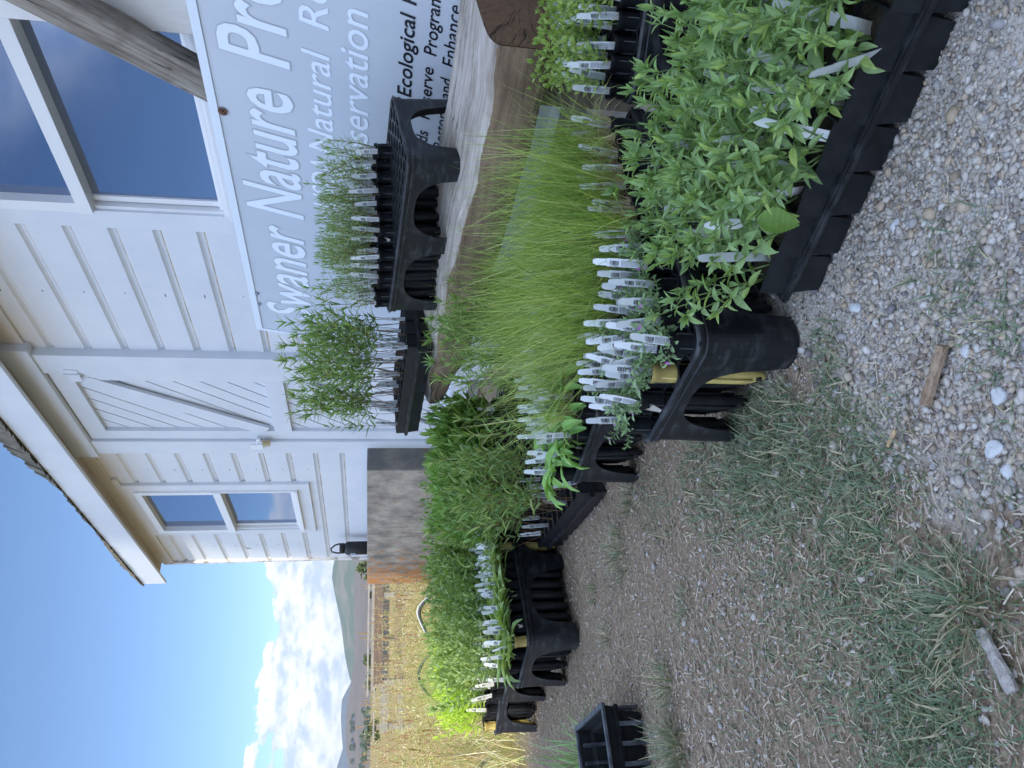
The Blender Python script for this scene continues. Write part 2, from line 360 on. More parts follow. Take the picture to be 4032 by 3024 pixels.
def hill(name, prof, dist, depth, M, z0=-0.7, rough=.06, nrow=14):
    """prof: list of (azimuth deg, elevation deg of skyline)"""
    mb = MB(); az0, az1 = prof[0][0], prof[-1][0]; n = 120
    A = [a for a, e in prof]; E_ = [e for a, e in prof]
    for j in range(nrow + 1):
        t = j / nrow; d = dist + depth * t
        for i in range(n + 1):
            az = az0 + (az1 - az0) * i / n; e = np.interp(az, A, E_)
            top = (dist + depth * .8) * math.tan(R(e)) + CAM_H
            s = min(1, t / .8) if t <= .8 else 1 - (t - .8) * 2.2
            s = s ** 1.25 if t <= .8 else s
            z = z0 + (top - z0) * s + (math.sin(az * 5 + t * 9) + math.sin(az * 11.3 - t * 5)) * rough * top * (s * (1 - s)) 
            mb.v.append((d * math.sin(R(az)), d * math.cos(R(az)), z))
    w = n + 1
    mb.f = [(j * w + i, j * w + i + 1, (j + 1) * w + i + 1, (j + 1) * w + i) for j in range(nrow) for i in range(n)]; mb.m = [0] * len(mb.f)
    return tag(mb.build(name, M, smooth=True), kind='structure')
m_scrub = mat('scrub_hillside', (.055, .085, .030), .95, (.155, .125, .080), .0042, det=14, lo=.46, hi=.60, stretch=(1, .6, 1))
m_dry = mat('dry_slope', (.175, .125, .085), .95, (.095, .075, .052), .010, det=14)
m_far = mat('far_mountain', (.05, .07, .08), .95, (.07, .08, .08), .002)
hill('distant_mountain', [(-60, 1.4), (-40, 2.2), (-30, 2.9), (-26.2, 2.15), (-25.4, 1.8), (-24.9, 1.74), (-23.4, 1.95), (-21.7, 1.88), (-21.0, 1.35), (-19.5, 1.0), (-14, .8), (10, 1.5), (40, 1.3), (60, .8)], 9000, 1500, m_far, nrow=15)
DA = [-60, -40, -30, -26.2, -24.9, -23.7, -22.2, -21.0, -20.2, -19.5, -17.9, -15, -12, 0, 30, 60]; DE = [.8, 1.2, 1.15, 1.34, 1.56, 1.63, 1.53, 1.33, 1.18, 1.15, 1.17, 1.25, 1.2, 1.2, 1.0, .6]
hill('dry_hill', list(zip(DA, DE)), 2300, 2600, m_dry, nrow=20)
hill('green_hill', [(-21.4, 1.0), (-20.9, 1.37), (-19.3, 1.75), (-16.9, 2.13), (-15.2, 2.54), (-13.8, 2.82), (-12.6, 2.62), (-10, 2.2), (-5, 2.9), (10, 3.2), (30, 2.4), (60, 1.0)], 5200, 2500, m_scrub, nrow=20)

# ------------------------------------------------------------------ barn
wp = mat('white_paint', (.59, .63, .68), .5, (.66, .69, .73), 3, bump=.03, bscale=30)
def stained():
    M = mat('white_siding', (.60, .64, .69), .5, (.67, .70, .74), 2.5, bump=.04, bscale=25); t = M.node_tree; b = t.nodes['Principled BSDF']
    src = b.inputs['Base Color'].links[0].from_socket; co = t.nodes.new('ShaderNodeTexCoord').outputs['Object']
    q = t.nodes.new('ShaderNodeMapping'); q.inputs['Scale'].default_value = (1, 1, .35); t.links.new(co, q.inputs[0])
    n = t.nodes.new('ShaderNodeTexNoise'); n.inputs['Scale'].default_value = 2.2; n.inputs['Detail'].default_value = 5; t.links.new(q.outputs[0], n.inputs['Vector'])
    s = t.nodes.new('ShaderNodeSeparateXYZ'); t.links.new(co, s.inputs[0])
    r = t.nodes.new('ShaderNodeMapRange'); r.interpolation_type = 'SMOOTHSTEP'; r.inputs['From Min'].default_value = 2.15; r.inputs['From Max'].default_value = 2.6; t.links.new(s.outputs[2], r.inputs[0])
    a = t.nodes.new('ShaderNodeMath'); a.operation = 'MULTIPLY'; t.links.new(r.outputs[0], a.inputs[0]); t.links.new(n.outputs[0], a.inputs[1])
    g = t.nodes.new('ShaderNodeMixRGB'); g.inputs[2].default_value = (.60, .50, .36, 1); t.links.new(a.outputs[0], g.inputs[0]); t.links.new(src, g.inputs[1]); t.links.new(g.outputs[0], b.inputs['Base Color'])
    # flaking paint and small specks
    n2 = t.nodes.new('ShaderNodeTexNoise'); n2.inputs['Scale'].default_value = 7; n2.inputs['Detail'].default_value = 8; t.links.new(co, n2.inputs['Vector'])
    r2 = t.nodes.new('ShaderNodeMapRange'); r2.inputs['From Min'].default_value = .715; r2.inputs['From Max'].default_value = .73; t.links.new(n2.outputs[0], r2.inputs[0])
    g2 = t.nodes.new('ShaderNodeMixRGB'); g2.inputs[2].default_value = (.30, .27, .23, 1); t.links.new(r2.outputs[0], g2.inputs[0]); t.links.new(g.outputs[0], g2.inputs[1]); t.links.new(g2.outputs[0], b.inputs['Base Color'])
    return M
siding = stained()
nail_m = mat('nail_rust', (.10, .08, .07), .8)
groove_dirt = mat('groove_dirt', (.30, .22, .13), .8, (.55, .48, .38), 6)
frame_m = mat('vinyl_frame', (.74, .75, .76), .35)
glass = mat('window_glass', (.022, .042, .085), .04, spec=.9)
def glassmix():
    t = glass.node_tree; b = t.nodes['Principled BSDF']; g = t.nodes.new('ShaderNodeBsdfGlossy'); g.inputs['Roughness'].default_value = .05; g.inputs['Color'].default_value = (.60, .72, .96, 1)
    n = t.nodes.new('ShaderNodeTexNoise'); n.inputs['Scale'].default_value = 3; co = t.nodes.new('ShaderNodeTexCoord'); q = t.nodes.new('ShaderNodeMapping'); q.inputs['Scale'].default_value = (4, 1, .6)
    t.links.new(co.outputs['Object'], q.inputs[0]); t.links.new(q.outputs[0], n.inputs['Vector']); bp = t.nodes.new('ShaderNodeBump'); bp.inputs['Strength'].default_value = .06; t.links.new(n.outputs[0], bp.inputs['Height']); t.links.new(bp.outputs[0], g.inputs['Normal'])
    m_ = t.nodes.new('ShaderNodeMixShader'); m_.inputs[0].default_value = .37; t.links.new(b.outputs[0], m_.inputs[1]); t.links.new(g.outputs[0], m_.inputs[2]); t.links.new(m_.outputs[0], t.nodes['Material Output'].inputs[0])
glassmix()
soffit_m = mat('soffit_boards', (.56, .51, .45), .8, (.36, .30, .24), 4, stretch=(.4, 3, 3))
shingle = mat('weathered_shingle', (.07, .065, .05), .9, (.19, .17, .13), 12, stretch=(3, 1, 1))
metal = mat('steel', (.55, .55, .56), .3, metal=1); brass = mat('brass', (.50, .40, .20), .35, metal=1)
conc_m = mat('concrete', (.44, .38, .31), .95, (.19, .165, .14), 6, bump=.5, bscale=70)
def lichen():
    t = conc_m.node_tree; b = t.nodes['Principled BSDF']; src = b.inputs['Base Color'].links[0].from_socket; co = t.nodes.new('ShaderNodeTexCoord').outputs['Object']
    sp = t.nodes.new('ShaderNodeSeparateXYZ'); t.links.new(co, sp.inputs[0])
    def nz(s, sc=None, d=7):
        n = t.nodes.new('ShaderNodeTexNoise'); n.inputs['Scale'].default_value = s; n.inputs['Detail'].default_value = d; n.inputs['Roughness'].default_value = .7
        q = t.nodes.new('ShaderNodeMapping'); q.inputs['Scale'].default_value = sc or (1, 1, 1); t.links.new(co, q.inputs[0]); t.links.new(q.outputs[0], n.inputs['Vector']); return n.outputs[0]
    def rg(v, a, b_, c=0, d=1):
        n = t.nodes.new('ShaderNodeMapRange'); t.links.new(v, n.inputs[0]); n.inputs['From Min'].default_value = a; n.inputs['From Max'].default_value = b_; n.inputs['To Min'].default_value = c; n.inputs['To Max'].default_value = d; return n.outputs[0]
    def m2(op, a, b_):
        n = t.nodes.new('ShaderNodeMath'); n.operation = op
        for i, v in enumerate((a, b_)):
            if isinstance(v, (int, float)): n.inputs[i].default_value = v
            else: t.links.new(v, n.inputs[i])
        return n.outputs[0]
    def mix(f, a, c):
        n = t.nodes.new('ShaderNodeMixRGB'); t.links.new(f, n.inputs[0]); t.links.new(a, n.inputs[1]); n.inputs[2].default_value = (*c, 1); return n.outputs[0]
    leftness = rg(sp.outputs[0], .9, -.2, 0, 1)
    c = mix(rg(m2('ADD', nz(3.0, (3, 3, .5)), m2('MULTIPLY', leftness, .12)), .55, .68, 0, .75), src, (.10, .085, .07))
    o = m2('ADD', nz(14, (1, 1, .8)), m2('MULTIPLY', leftness, .21)); c = mix(rg(o, .60, .72, 0, .9), c, (.46, .19, .045))
    spk = nz(160, None, 2); c = mix(rg(spk, .66, .72, 0, .7), c, (.09, .08, .07))
    rt_ = m2('MULTIPLY', rg(sp.outputs[0], 2.425, 2.435), rg(nz(5), .25, .6, .4, 1)); c = mix(rt_, c, (.13, .125, .12))
    o2 = m2('MULTIPLY', rg(sp.outputs[0], 2.425, 2.435), rg(nz(22), .63, .68)); c = mix(o2, c, (.40, .14, .04))
    t.links.new(c, b.inputs['Base Color'])
lichen()

BW = Matrix.Translation((-1.680, 7.700, 0)) @ Matrix.Rotation(math.atan2(-.859, .512), 4, 'Z')
barn = empty('white_barn', 'white painted barn with horizontal siding, a padlocked door and two sash windows', 'barn', M=BW)
def siding_panel(mb, x0, x1, z0, z1, zg=1.445, p=0.1905):
    """boards with a cove at the joint; wall plane y=0, outside is -y"""
    k0 = math.floor((z0 - zg) / p); zs = []
    prof = []
    k = k0
    while True:
        g = zg + k * p
        if g > z1 + p: break
        for dz, y in ((0.0, 0.0), (0.004, 0.0165), (0.012, 0.0165), (0.024, 0.013), (0.034, 0.006), (0.040, 0.0)):
            prof.append((g + dz, y))
        k += 1
    pr = [(z, y) for z, y in prof if z0 < z < z1]
    def yat(z):
        for (a, ya_), (b, yb) in zip(prof, prof[1:]):
            if a <= z <= b: return ya_ + (yb - ya_) * (z - a) / max(1e-9, b - a)
        return 0
    pr = [(z0, yat(z0))] + pr + [(z1, yat(z1))]
    vs = []; fs = []
    for z, y in pr: vs += [(x0, y, z), (x1, y, z)]
    o = len(mb.v)
    for j in range(len(pr) - 1):
        mi = 1 if (pr[j + 1][1] > .016 and pr[j][1] > .016) else 0
        mb.add([vs[2 * j], vs[2 * j + 1], vs[2 * j + 3], vs[2 * j + 2]], [(0, 1, 3, 2)] if False else [(0, 1, 2, 3)], mi)
mb = MB()
for x0, x1, z0, z1 in ((-.10, .67, .86, 2.60), (.67, 1.75, .86, 1.18), (.67, 1.75, 2.52, 2.60), (1.75, 2.38, .86, 2.60), (3.59, 4.64, .02, 2.60), (4.64, 5.76, .02, 1.24), (4.64, 5.76, 2.50, 2.60), (5.76, 10.5, .02, 2.60)):
    siding_panel(mb, x0, x1, z0, z1)
mb.box((-.10, -.004, .70), (2.38, .03, .862), 0)          # water table board on the footing
wall = mb.build('wall', [siding, groove_dirt], barn)
mb = MB(); nr = random.Random(2)
for nx_ in (4.12, 1.98, .30, 6.5):
    for k in range(-2, 6):
        zz_ = 1.445 + .1905 * k + .085
        if nx_ < 2 and zz_ < .9: continue
        mb.box((nx_ - .008 + nr.uniform(-.01, .01), -.0015, zz_ - .0022), (nx_ + .006, .002, zz_ + .0022))
mb.build('nail', nail_m, wall)['kind'] = 'stuff'
mb = MB(); mb.box((-.1, .075, -.3), (10.5, 4.0, 2.60)); mb.build('inner_wall', mat('wall_core', (.45, .45, .45), .8), barn)
mb = MB(); mb.box((-.145, -.022, .716), (-.10, 4.02, 2.62)); mb.box((-.1445, -.0225, .7), (-.03, -.002, 2.62)) if False else None
mb.build('corner_trim', mat('flaking_paint', (.62, .62, .62), .7, (.30, .27, .23), 9, lo=.52, hi=.6), barn)
mb = MB(); mb.box((-.10, -.020, 2.53), (1.85, .0, 2.66)); mb.box((1.85, -.020, 2.575), (2.37, 0, 2.66)); mb.box((3.66, -.02, 2.53), (10.5, .0, 2.66))
mb.build('frieze_board', siding, barn)
# eave: fascia, soffit, ragged shingles
mb = MB(); mb.box((-.17, -.195, 2.585), (10.6, -.17, 2.795)); fas = mb.build('fascia', wp, barn)
mb = MB(); mb.box((-.17, -.17, 2.655), (10.6, .03, 2.675)); mb.box((-.17, .03, 2.62), (-.101, 4.1, 2.675)); mb.build('soffit', soffit_m, barn)
roof = None
mb = MB(); rs = random.Random(3)
mb.add([(-.22, -.20, 2.80), (10.7, -.20, 2.80), (10.7, 4.2, 3.20), (-.22, 4.2, 3.20), (-.22, -.20, 2.79), (10.7, -.20, 2.79), (10.7, 4.2, 3.19), (-.22, 4.2, 3.19)], [(0, 1, 2, 3), (4, 7, 6, 5), (0, 4, 5, 1), (1, 5, 6, 2), (2, 6, 7, 3), (3, 7, 4, 0)])
x = -.2
while x < 10.4:
    w = rs.uniform(.02, .05); t = max(0, 1 - abs(x - 2.95) / .85) ** .8; h = .022 + .025 * max(0, math.sin(x * 2.1 + .5)) + .20 * t + rs.uniform(0, .016)
    f = rs.uniform(.0, .02)
    mb.add([(x, -.20 - f - .02 * t, 2.79), (x + w * 1.1, -.20 - f, 2.79), (x + w * 1.1, -.17 - f + .05 * t, 2.795 + h), (x, -.17 - f + .05 * t, 2.795 + h * rs.uniform(.8, 1)), (x, -.18, 2.79), (x + w * 1.1, -.18, 2.79), (x + w * 1.1, -.15 + .05 * t, 2.795 + h), (x, -.15 + .05 * t, 2.795 + h * .9)],
           [(0, 1, 2, 3), (4, 7, 6, 5), (3, 2, 6, 7), (0, 3, 7, 4), (1, 5, 6, 2)]); x += w
roof = mb.build('roof', shingle, barn)
# door
def zbrace(mb, xl, xr, zb, zt, w=.10, y0=-.034, y1=-.012):
    a = Vector((xr, 0, zt)); b = Vector((xl, 0, zb)); d = (b - a).normalized(); nrm = Vector((-d.z, 0, d.x))
    pts = [a + nrm * w / 2, a - nrm * w / 2, b - nrm * w / 2, b + nrm * w / 2]
    def clampx(p, q):   # cut the ends on the frame lines
        return p
    v = [Vector((p.x, y0, p.z)) for p in pts] + [Vector((p.x, y1, p.z)) for p in pts]
    mb.add(v, [(0, 1, 2, 3), (4, 7, 6, 5), (0, 4, 5, 1), (1, 5, 6, 2), (2, 6, 7, 3), (3, 7, 4, 0)])
mb = MB(); mb.box((2.366, -.050, -.2), (2.545, .02, 2.508)); mb.box((3.412, -.050, -.2), (3.60, .02, 2.508)); mb.box((2.34, -.066, 2.508), (3.66, .02, 2.66)); mb.build('door_casing', wp, barn)
door = None
mb = MB()
xl, xr = 2.550, 3.408
mb.box((xl, -.030, .08), (xl + .115, .01, 2.50)); mb.box((xr - .100, -.030, .08), (xr, .01, 2.50))
for z0, z1 in ((2.385, 2.50), (1.213, 1.325), (.08, .19)): mb.box((xl + .115, -.0305, z0), (xr - .1, .01, z1))
zbrace(mb, xl + .12, xr - .1, 1.38, 2.33, w=.10); zbrace(mb, xl + .12, xr - .1, .24, 1.16, w=.10)
door = mb.build('door', wp, barn)
mb = MB()      # diagonal boards behind the frame
cx0, cx1 = xl + .05, xr - .05; off = 0
for zb_, zt_ in ((.12, 1.26), (1.26, 2.46)):
    k = zb_ - 1.1
    while k < zt_ + .3:
        # board between lines z = k + (x-cx0)*1.15 and +p
        p = .155; g = .007
        def clip(zlo, zhi):
            pts = [(cx0, zlo), (cx1, zlo + (cx1 - cx0) * 1.15), (cx1, zhi + (cx1 - cx0) * 1.15), (cx0, zhi)]
            for side in (0, 1):
                out = []
                for i in range(len(pts)):
                    a = pts[i]; b = pts[(i + 1) % len(pts)]
                    ia = a[1] >= zb_ if side == 0 else a[1] <= zt_; ib = b[1] >= zb_ if side == 0 else b[1] <= zt_
                    lim = zb_ if side == 0 else zt_
                    if ia: out.append(a)
                    if ia != ib: tt = (lim - a[1]) / (b[1] - a[1]); out.append((a[0] + (b[0] - a[0]) * tt, lim))
                pts = out
                if not pts: return None
            return pts
        c = clip(k + g, k + p - g)
        if c and len(c) > 2: n_ = len(c); mb.add([(q[0], -.004, q[1]) for q in c] + [(q[0], .008, q[1]) for q in c], [tuple(range(n_))] + [(i, i + n_, (i + 1) % n_ + n_, (i + 1) % n_) for i in range(n_)])
        k += p
mb.box((cx0, .009, .10), (cx1, .014, 2.46), 1)
mb.build('board_panel', [wp, groove_dirt], door)
mb = MB()
for z in (2.36, .5):
    mb = MB(); mb.box((3.33, -.055, z - .035), (3.455, -.0505, z + .035)); mb.tube([(3.41, -.058, z - .045), (3.41, -.058, z + .045)], .007, n=8, cap=True); mb.build('hinge', wp, door)
mb = MB(); mb.box((2.44, -.058, 1.42), (2.505, -.0505, 1.50)); mb.box((2.50, -.06, 1.425), (2.60, -.0525, 1.455)); mb.build('hasp', frame_m, door)
mb = MB(); mb.box((2.545, -.085, 1.362), (2.59, -.062, 1.41), 1); mb.tube([(2.553, -.073, 1.41), (2.553, -.073, 1.435), (2.567, -.073, 1.447), (2.582, -.073, 1.435), (2.582, -.073, 1.41)], .004, n=6)
mb.build('padlock', [metal, brass], door)
# windows
def window(x0, x1, z0, z1, gx0, gx1, up0, up1, lo0, lo1, sill):
    tr_ = .105
    mb = MB()
    mb.box((x0, -.024, z0), (x1, .01, sill - .0)); mb.box((x0, -.0245, sill), (gx0 - .055, .01, z1)); mb.box((gx1 + .045, -.0245, sill), (x1, .01, z1)); mb.box((gx0 - .055, -.024, up1 + .05), (gx1 + .045, .01, z1))
    w = mb.build('window', siding, barn)
    mb = MB()
    a0, a1 = gx0 - .055, gx1 + .045
    mb.box((a0, -.040, up0 - .005), (gx0, .035, up1 + .05)); mb.box((gx1, -.040, up0 - .005), (a1, .035, up1 + .05)); mb.box((gx0, -.040, up1), (gx1, .035, up1 + .05))
    mb.box((a0, -.046, lo1), (a1, .045, up0))                         # meeting rail
    mb.box((a0, -.012, sill), (a0 + .018, .06, lo1)); mb.box((a1 - .018, -.040, sill), (a1, .06, lo1)); mb.box((a0 + .018, -.040, sill), (a1 - .018, .06, sill + .022)); mb.box((a0 + .018, .0, sill + .022), (a1 - .018, .06, sill + .045))
    mb.box((gx0 - .03, .012, sill + .045), (gx0, .06, lo1)); mb.box((gx1 - .0, .0, sill + .022), (a1 - .018, .06, lo1)); mb.box((gx0 - .012, .028, sill + .045), (gx0 + .006, .062, lo1))
    mb.box((a0, -.052, sill - .018), (a1, .02, sill))
    mb.build('frame', frame_m, w)
    mb = MB(); mb.box((gx0, .004, up0), (gx1, .01, up1)); mb.box((gx0, .022, sill + .04), (gx1, .027, lo1)); mb.build('pane', glass, w)
    return w
window(.67, 1.75, 1.163, 2.53, .815, 1.598, 1.893, 2.416, 1.325, 1.836, 1.275)
w2 = window(4.637, 5.80, 1.18, 2.52, 4.80, 5.65, 1.93, 2.44, 1.345, 1.875, 1.31)
for wx, wz in ((1.47, 1.93), (5.58, 2.05)):
    pass
mb = MB(); mb.box((1.55, .0025, 1.905), (1.595, .0035, 2.02)); mb.build('sticker', mat('sticker_paper', (.55, .62, .68), .6, (.32, .40, .48), 90), wall)

# concrete footing and bottle
mb = MB(); mb.box((-.32, -.22, -1.2), (2.445, -.024, .712)); 
cf = mb.build('concrete_footing', conc_m, M=BW); cf.matrix_world = BW
md = cf.modifiers.new('b', 'BEVEL'); md.width = .008; md.segments = 2
tag(cf, 'weathered concrete footing with orange lichen along the base of the barn', 'footing')
bt = empty('water_bottle', 'black insulated water bottle with loop lid standing on the concrete footing', 'bottle', M=BW @ Matrix.Translation((.50, -.12, .712)))
mat_bottle = mat('bottle_coating', (.006, .007, .010), .5, (.012, .013, .017), 60)
mb = MB(); mb.lathe([(0, 0), (.058, 0), (.061, .004), (.061, .165), (.058, .185), (.045, .203), (.041, .207)], 32)
mb.build('body', mat_bottle, bt, smooth=True)
mb = MB(); mb.lathe([(.041, .205), (.048, .208), (.048, .245), (.046, .25), (0, .25)], 28); 
h = [(-.042, 0, .245), (-.040, 0, .275), (-.030, 0, .318), (.000, 0, .328), (.030, 0, .290), (.042, 0, .245)]
hv_ = [(a * math.cos(R(70)), a * math.sin(R(70)), c) for a, b, c in h]; mb.tube(hv_, .0075, n=8, cap=True); mb.build('lid', mat_bottle, bt, smooth=True)
mb = MB(); vs = []; 
for j, z in enumerate((.105, .150)):
    for i in range(7): a = R(-118 + i * 8); vs.append((.0616 * math.cos(a), .0616 * math.sin(a), z))
mb.add(vs, [(i, i + 1, i + 8, i + 7) for i in range(6)]); mb.build('sticker', mat('blue_sticker', (.02, .07, .28), .4, (.55, .6, .65), 70, lo=.5, hi=.52), bt)

# unseen building added off frame so that its shadow covers the yard
nb = empty('shade_barn', 'unseen large grey gabled barn added off frame to shade the yard', 'barn', (7.30, -15.0, 0))
mb = MB(); mb.box((-4.2, -3, 0), (4.6, 3, 11.8)); mb.build('wall', mat('grey_boards', (.45, .44, .42), .8, (.55, .54, .52), 3), nb)
mb = MB(); mb.box((-5.6, -3, 0), (-4.202, -2.5, 9.35)); mb.build('shade_annex', MATS['grey_boards'], nb)  # lower wing added only to shape the left edge of the shadow
mb = MB(); mb.add([(-4.25, -3.3, 11.81), (4.8, -3.3, 11.81), (4.8, 0, 13.6), (-4.25, 0, 13.6), (4.8, 3.3, 11.81), (-4.25, 3.3, 11.81)], [(0, 1, 2, 3), (3, 2, 4, 5), (0, 3, 5), (1, 4, 2)]); mb.build('roof', mat('grey_roof', (.3, .3, .3), .7), nb)

# ------------------------------------------------------------------ sign, brace, post
LEAN = R(10)
SX = Vector((.512, -.859, 0)); SD = Vector((-.859 * math.sin(LEAN), -.512 * math.sin(LEAN), -math.cos(LEAN))); SN = SX.cross(SD)   # SN points into the barn
SP0 = Vector((0.25, 3.877, 1.23))
SM = Matrix((SX, -SD, -SN)).transposed().to_4x4(); SM.translation = SP0       # local x right, y up, z to viewer
if SM.to_3x3().determinant() < 0: SM = Matrix((SX, -SD, SN)).transposed().to_4x4(); SM.translation = SP0
SZ = 1.0 if (SM.to_3x3() @ Vector((0, 0, 1))).dot(Vector((-.859, -.512, 0))) > 0 else -1.0
sign = empty('lettered_sign', 'large pale grey sign with white and black lettering leaning between the log and the barn', 'sign', M=SM)
sg = mat('sign_grey', (.47, .51, .56), .16, (.51, .55, .60), 1.2, spec=.6, coat=.3)
mb = MB(); mb.box((.016, -1.13, -.012), (2.50, -.030, -.001)); mb.build('panel', sg, sign)
mb = MB(); mb.box((0, -.030, -.03), (2.52, 0, .004)); mb.box((0, -1.16, -.03), (.018, -.030, .004)); mb.box((2.50, -1.16, -.03), (2.52, -.03, .004)); mb.box((.018, -1.16, -.03), (2.5, -1.13, .004)); mb.build('frame', mat('sign_edge', (.66, .72, .78), .4), sign)
letters_w = mat('white_lettering', (.72, .78, .86), .25); letters_o = mat('letter_outline', (.38, .41, .45), .4); letters_k = mat('black_lettering', (.012, .013, .02), .3)
def line(words, M_, zoff=.0006, off=0, shear=.18, sp=1.0):
    for s_, x0, x1, base, cap in words:
        mb = MB()
        v, f = text_mesh(s_, x1 - x0, cap, shear, off, spacing=sp)
        mb.add([(x0 + a, -base + b, zoff) for a, b in v], f)
        mb.build('lettering', M_, sign)
w1 = [("Swaner", .150, .770, .272, .195), ("Nature", .838, 1.432, .282, .212), ("Preserve", 1.532, 2.34, .287, .212)]
line(w1, letters_o, .0004, .024); line(w1, letters_w, .0009, .010)
line([("USDA", .930, 1.175, .415, .084), ("Natural", 1.207, 1.62, .418, .086), ("Resources", 1.697, 2.28, .420, .086)], letters_w, .0009, .006)
line([("Conservation", 1.055, 1.785, .538, .088), ("Service", 1.86, 2.26, .538, .088)], letters_w, .0009, .006)
line([("Program", 1.205, 1.485, .676, .042), ("Ecological", 1.515, 1.808, .677, .044), ("Research", 1.836, 2.10, .678, .044)], letters_k, .0009, .012)
line([("Wetlands", 1.165, 1.390, .741, .038), ("Reserve", 1.440, 1.640, .743, .038), ("Program", 1.683, 1.885, .747, .038)], letters_k, .0009, .008)
line([("to", 1.262, 1.292, .801, .040), ("Restore", 1.323, 1.50, .803, .040), ("and", 1.535, 1.615, .806, .040), ("Enhance", 1.656, 1.862, .808, .040)], letters_k, .0009, .004)
rust_m = mat('rust', (.06, .035, .025), .8, (.16, .07, .03), 90)
for bx, by, r_, mi in ((1.31, -.045, .013, 0), (.292, -.021 - .015, .008, 1), (.212, -.037, .008, 1)):
    mb = MB(); mb.lathe([(r_ * 1.25, .0008), (r_ * 1.25, .0015), (r_ * .5, .0015), (r_ * .45, .006), (0, .006)], 14, mi, Matrix.Translation((bx, by, .0035))); mb.build('bolt', [rust_m, metal], sign)
wood_w = mat('weathered_wood', (.15, .125, .10), .9, (.46, .42, .37), 20, bump=1, bscale=30, stretch=(.14, 2.5, 2.5), det=12)
wood_d = mat('dark_weathered_wood', (.10, .08, .06), .9, (.20, .16, .12), 20, stretch=(.16, 2, 2), bump=.4)
WOODCR = True
A_ = Vector((.963, 2.740, 1.247)); B_ = Vector((1.030, 2.376, 1.597)); d = (B_ - A_).normalized()
A_ = A_ - d * .16 + Vector((.859, .512, 0)) * .07; B_ = B_ + d * 1.4
Ls = (B_ - A_).length; sdv = d.cross(Vector((0, 0, 1))).normalized(); nv = sdv.cross(d)
BM = Matrix((d, sdv, nv)).transposed().to_4x4(); BM.translation = A_
br = empty('timber_brace', 'weathered grey timber brace slanting up behind the top of the sign', 'timber', M=BM @ Matrix.Rotation(R(-22), 4, 'X'))
mb = MB(); n = 26
for i in range(n):
    pass
mb.box((0, -.045, -.05), (Ls, .045, .05)); o = mb.build('beam', wood_w, br); q = o.modifiers.new('b', 'BEVEL'); q.width = .006; q.segments = 2
ps = mb = MB(); mb.box((5.80, -.22, -.1), (6.05, -.10, 2.58)); po = mb.build('white_post', mat('cracked_white_paint', (.60, .58, .54), .7, (.72, .72, .72), 8, stretch=(1, 1, .25), bump=.5, bscale=20), M=BW); po.matrix_world = BW
q = po.modifiers.new('b', 'BEVEL'); q.width = .004
tag(po, 'white painted post with cracked paint standing behind the sign beside the near window', 'post')

# ------------------------------------------------------------------ log
def make_log():
    ax = Vector((.51, -.86, 0)).normalized(); bk = Vector((.86, .51, 0)).normalized()
    O = Vector((-.085, 3.03, 0)); Lg = 1.60; n = 90; mb = MB(); r_ = random.Random(5)
    K = 28; rings = []
    for j in range(n + 1):
        t = j / n; s = t * Lg
        zt = .50 - .07 * min(1, s / 1.3); wd = .34; hh = .150
        tap = 1.0 if s > .35 else (.30 + .70 * (s / .35) ** .6)
        hh2 = hh * tap; wd2 = wd * (.55 + .45 * min(1, s / .35))
        ztop = zt - (0 if s > .2 else (.2 - s) * .18)
        wob = .004 * math.sin(s * 5 + 1) + .0035 * math.sin(s * 17) + .002 * math.sin(s * 41) + (.016 * math.exp(-((s - .78) / .05) ** 2))
        ring = []
        # section: p along bk (0 front .. wd back), z
        sec = []
        for i in range(K):
            a = 2 * math.pi * i / K; cxx = math.cos(a); czz = math.sin(a)
            e = .30; px = math.copysign(abs(cxx) ** e, cxx); pz = math.copysign(abs(czz) ** e, czz)
            p = .5 + .5 * px; q_ = .5 + .5 * pz
            yy = p * wd2 + wob * (1 - p); zz = ztop - hh2 + q_ * hh2 + .050 * p * q_ - .006 * (1 - p) * q_ * (1 + math.sin(s * 6) + .6 * math.sin(s * 23))
            g = .0008 * math.sin(i * 5.1 + 2 * math.sin(s * 2.2)) + .0006 * math.sin(i * 11 + s * 30) + r_.uniform(-.0010, .0010)
            yy += g * 1.4; zz += g * 1.4
            sec.append(O + ax * s + bk * yy + Vector((0, 0, zz)))
        rings.append(sec)
    for s_ in rings: mb.v += [tuple(p) for p in s_]
    for j in range(n):
        for i in range(K):
            k = (i + 1) % K; mb.f.append((j * K + i, j * K + k, (j + 1) * K + k, (j + 1) * K + i))
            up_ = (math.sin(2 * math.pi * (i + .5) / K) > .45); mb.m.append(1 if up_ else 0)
    mb.f.append(tuple(range(K))[::-1]); mb.m.append(0)
    return mb, rings[-1], ax, bk
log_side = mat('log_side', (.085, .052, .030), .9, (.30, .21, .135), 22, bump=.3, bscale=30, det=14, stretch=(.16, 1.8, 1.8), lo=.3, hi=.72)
log_top = mat('log_top', (.20, .165, .13), .9, (.47, .43, .38), 22, bump=.2, bscale=60, det=15, stretch=(.14, 2.2, 2.2), lo=.30, hi=.66)
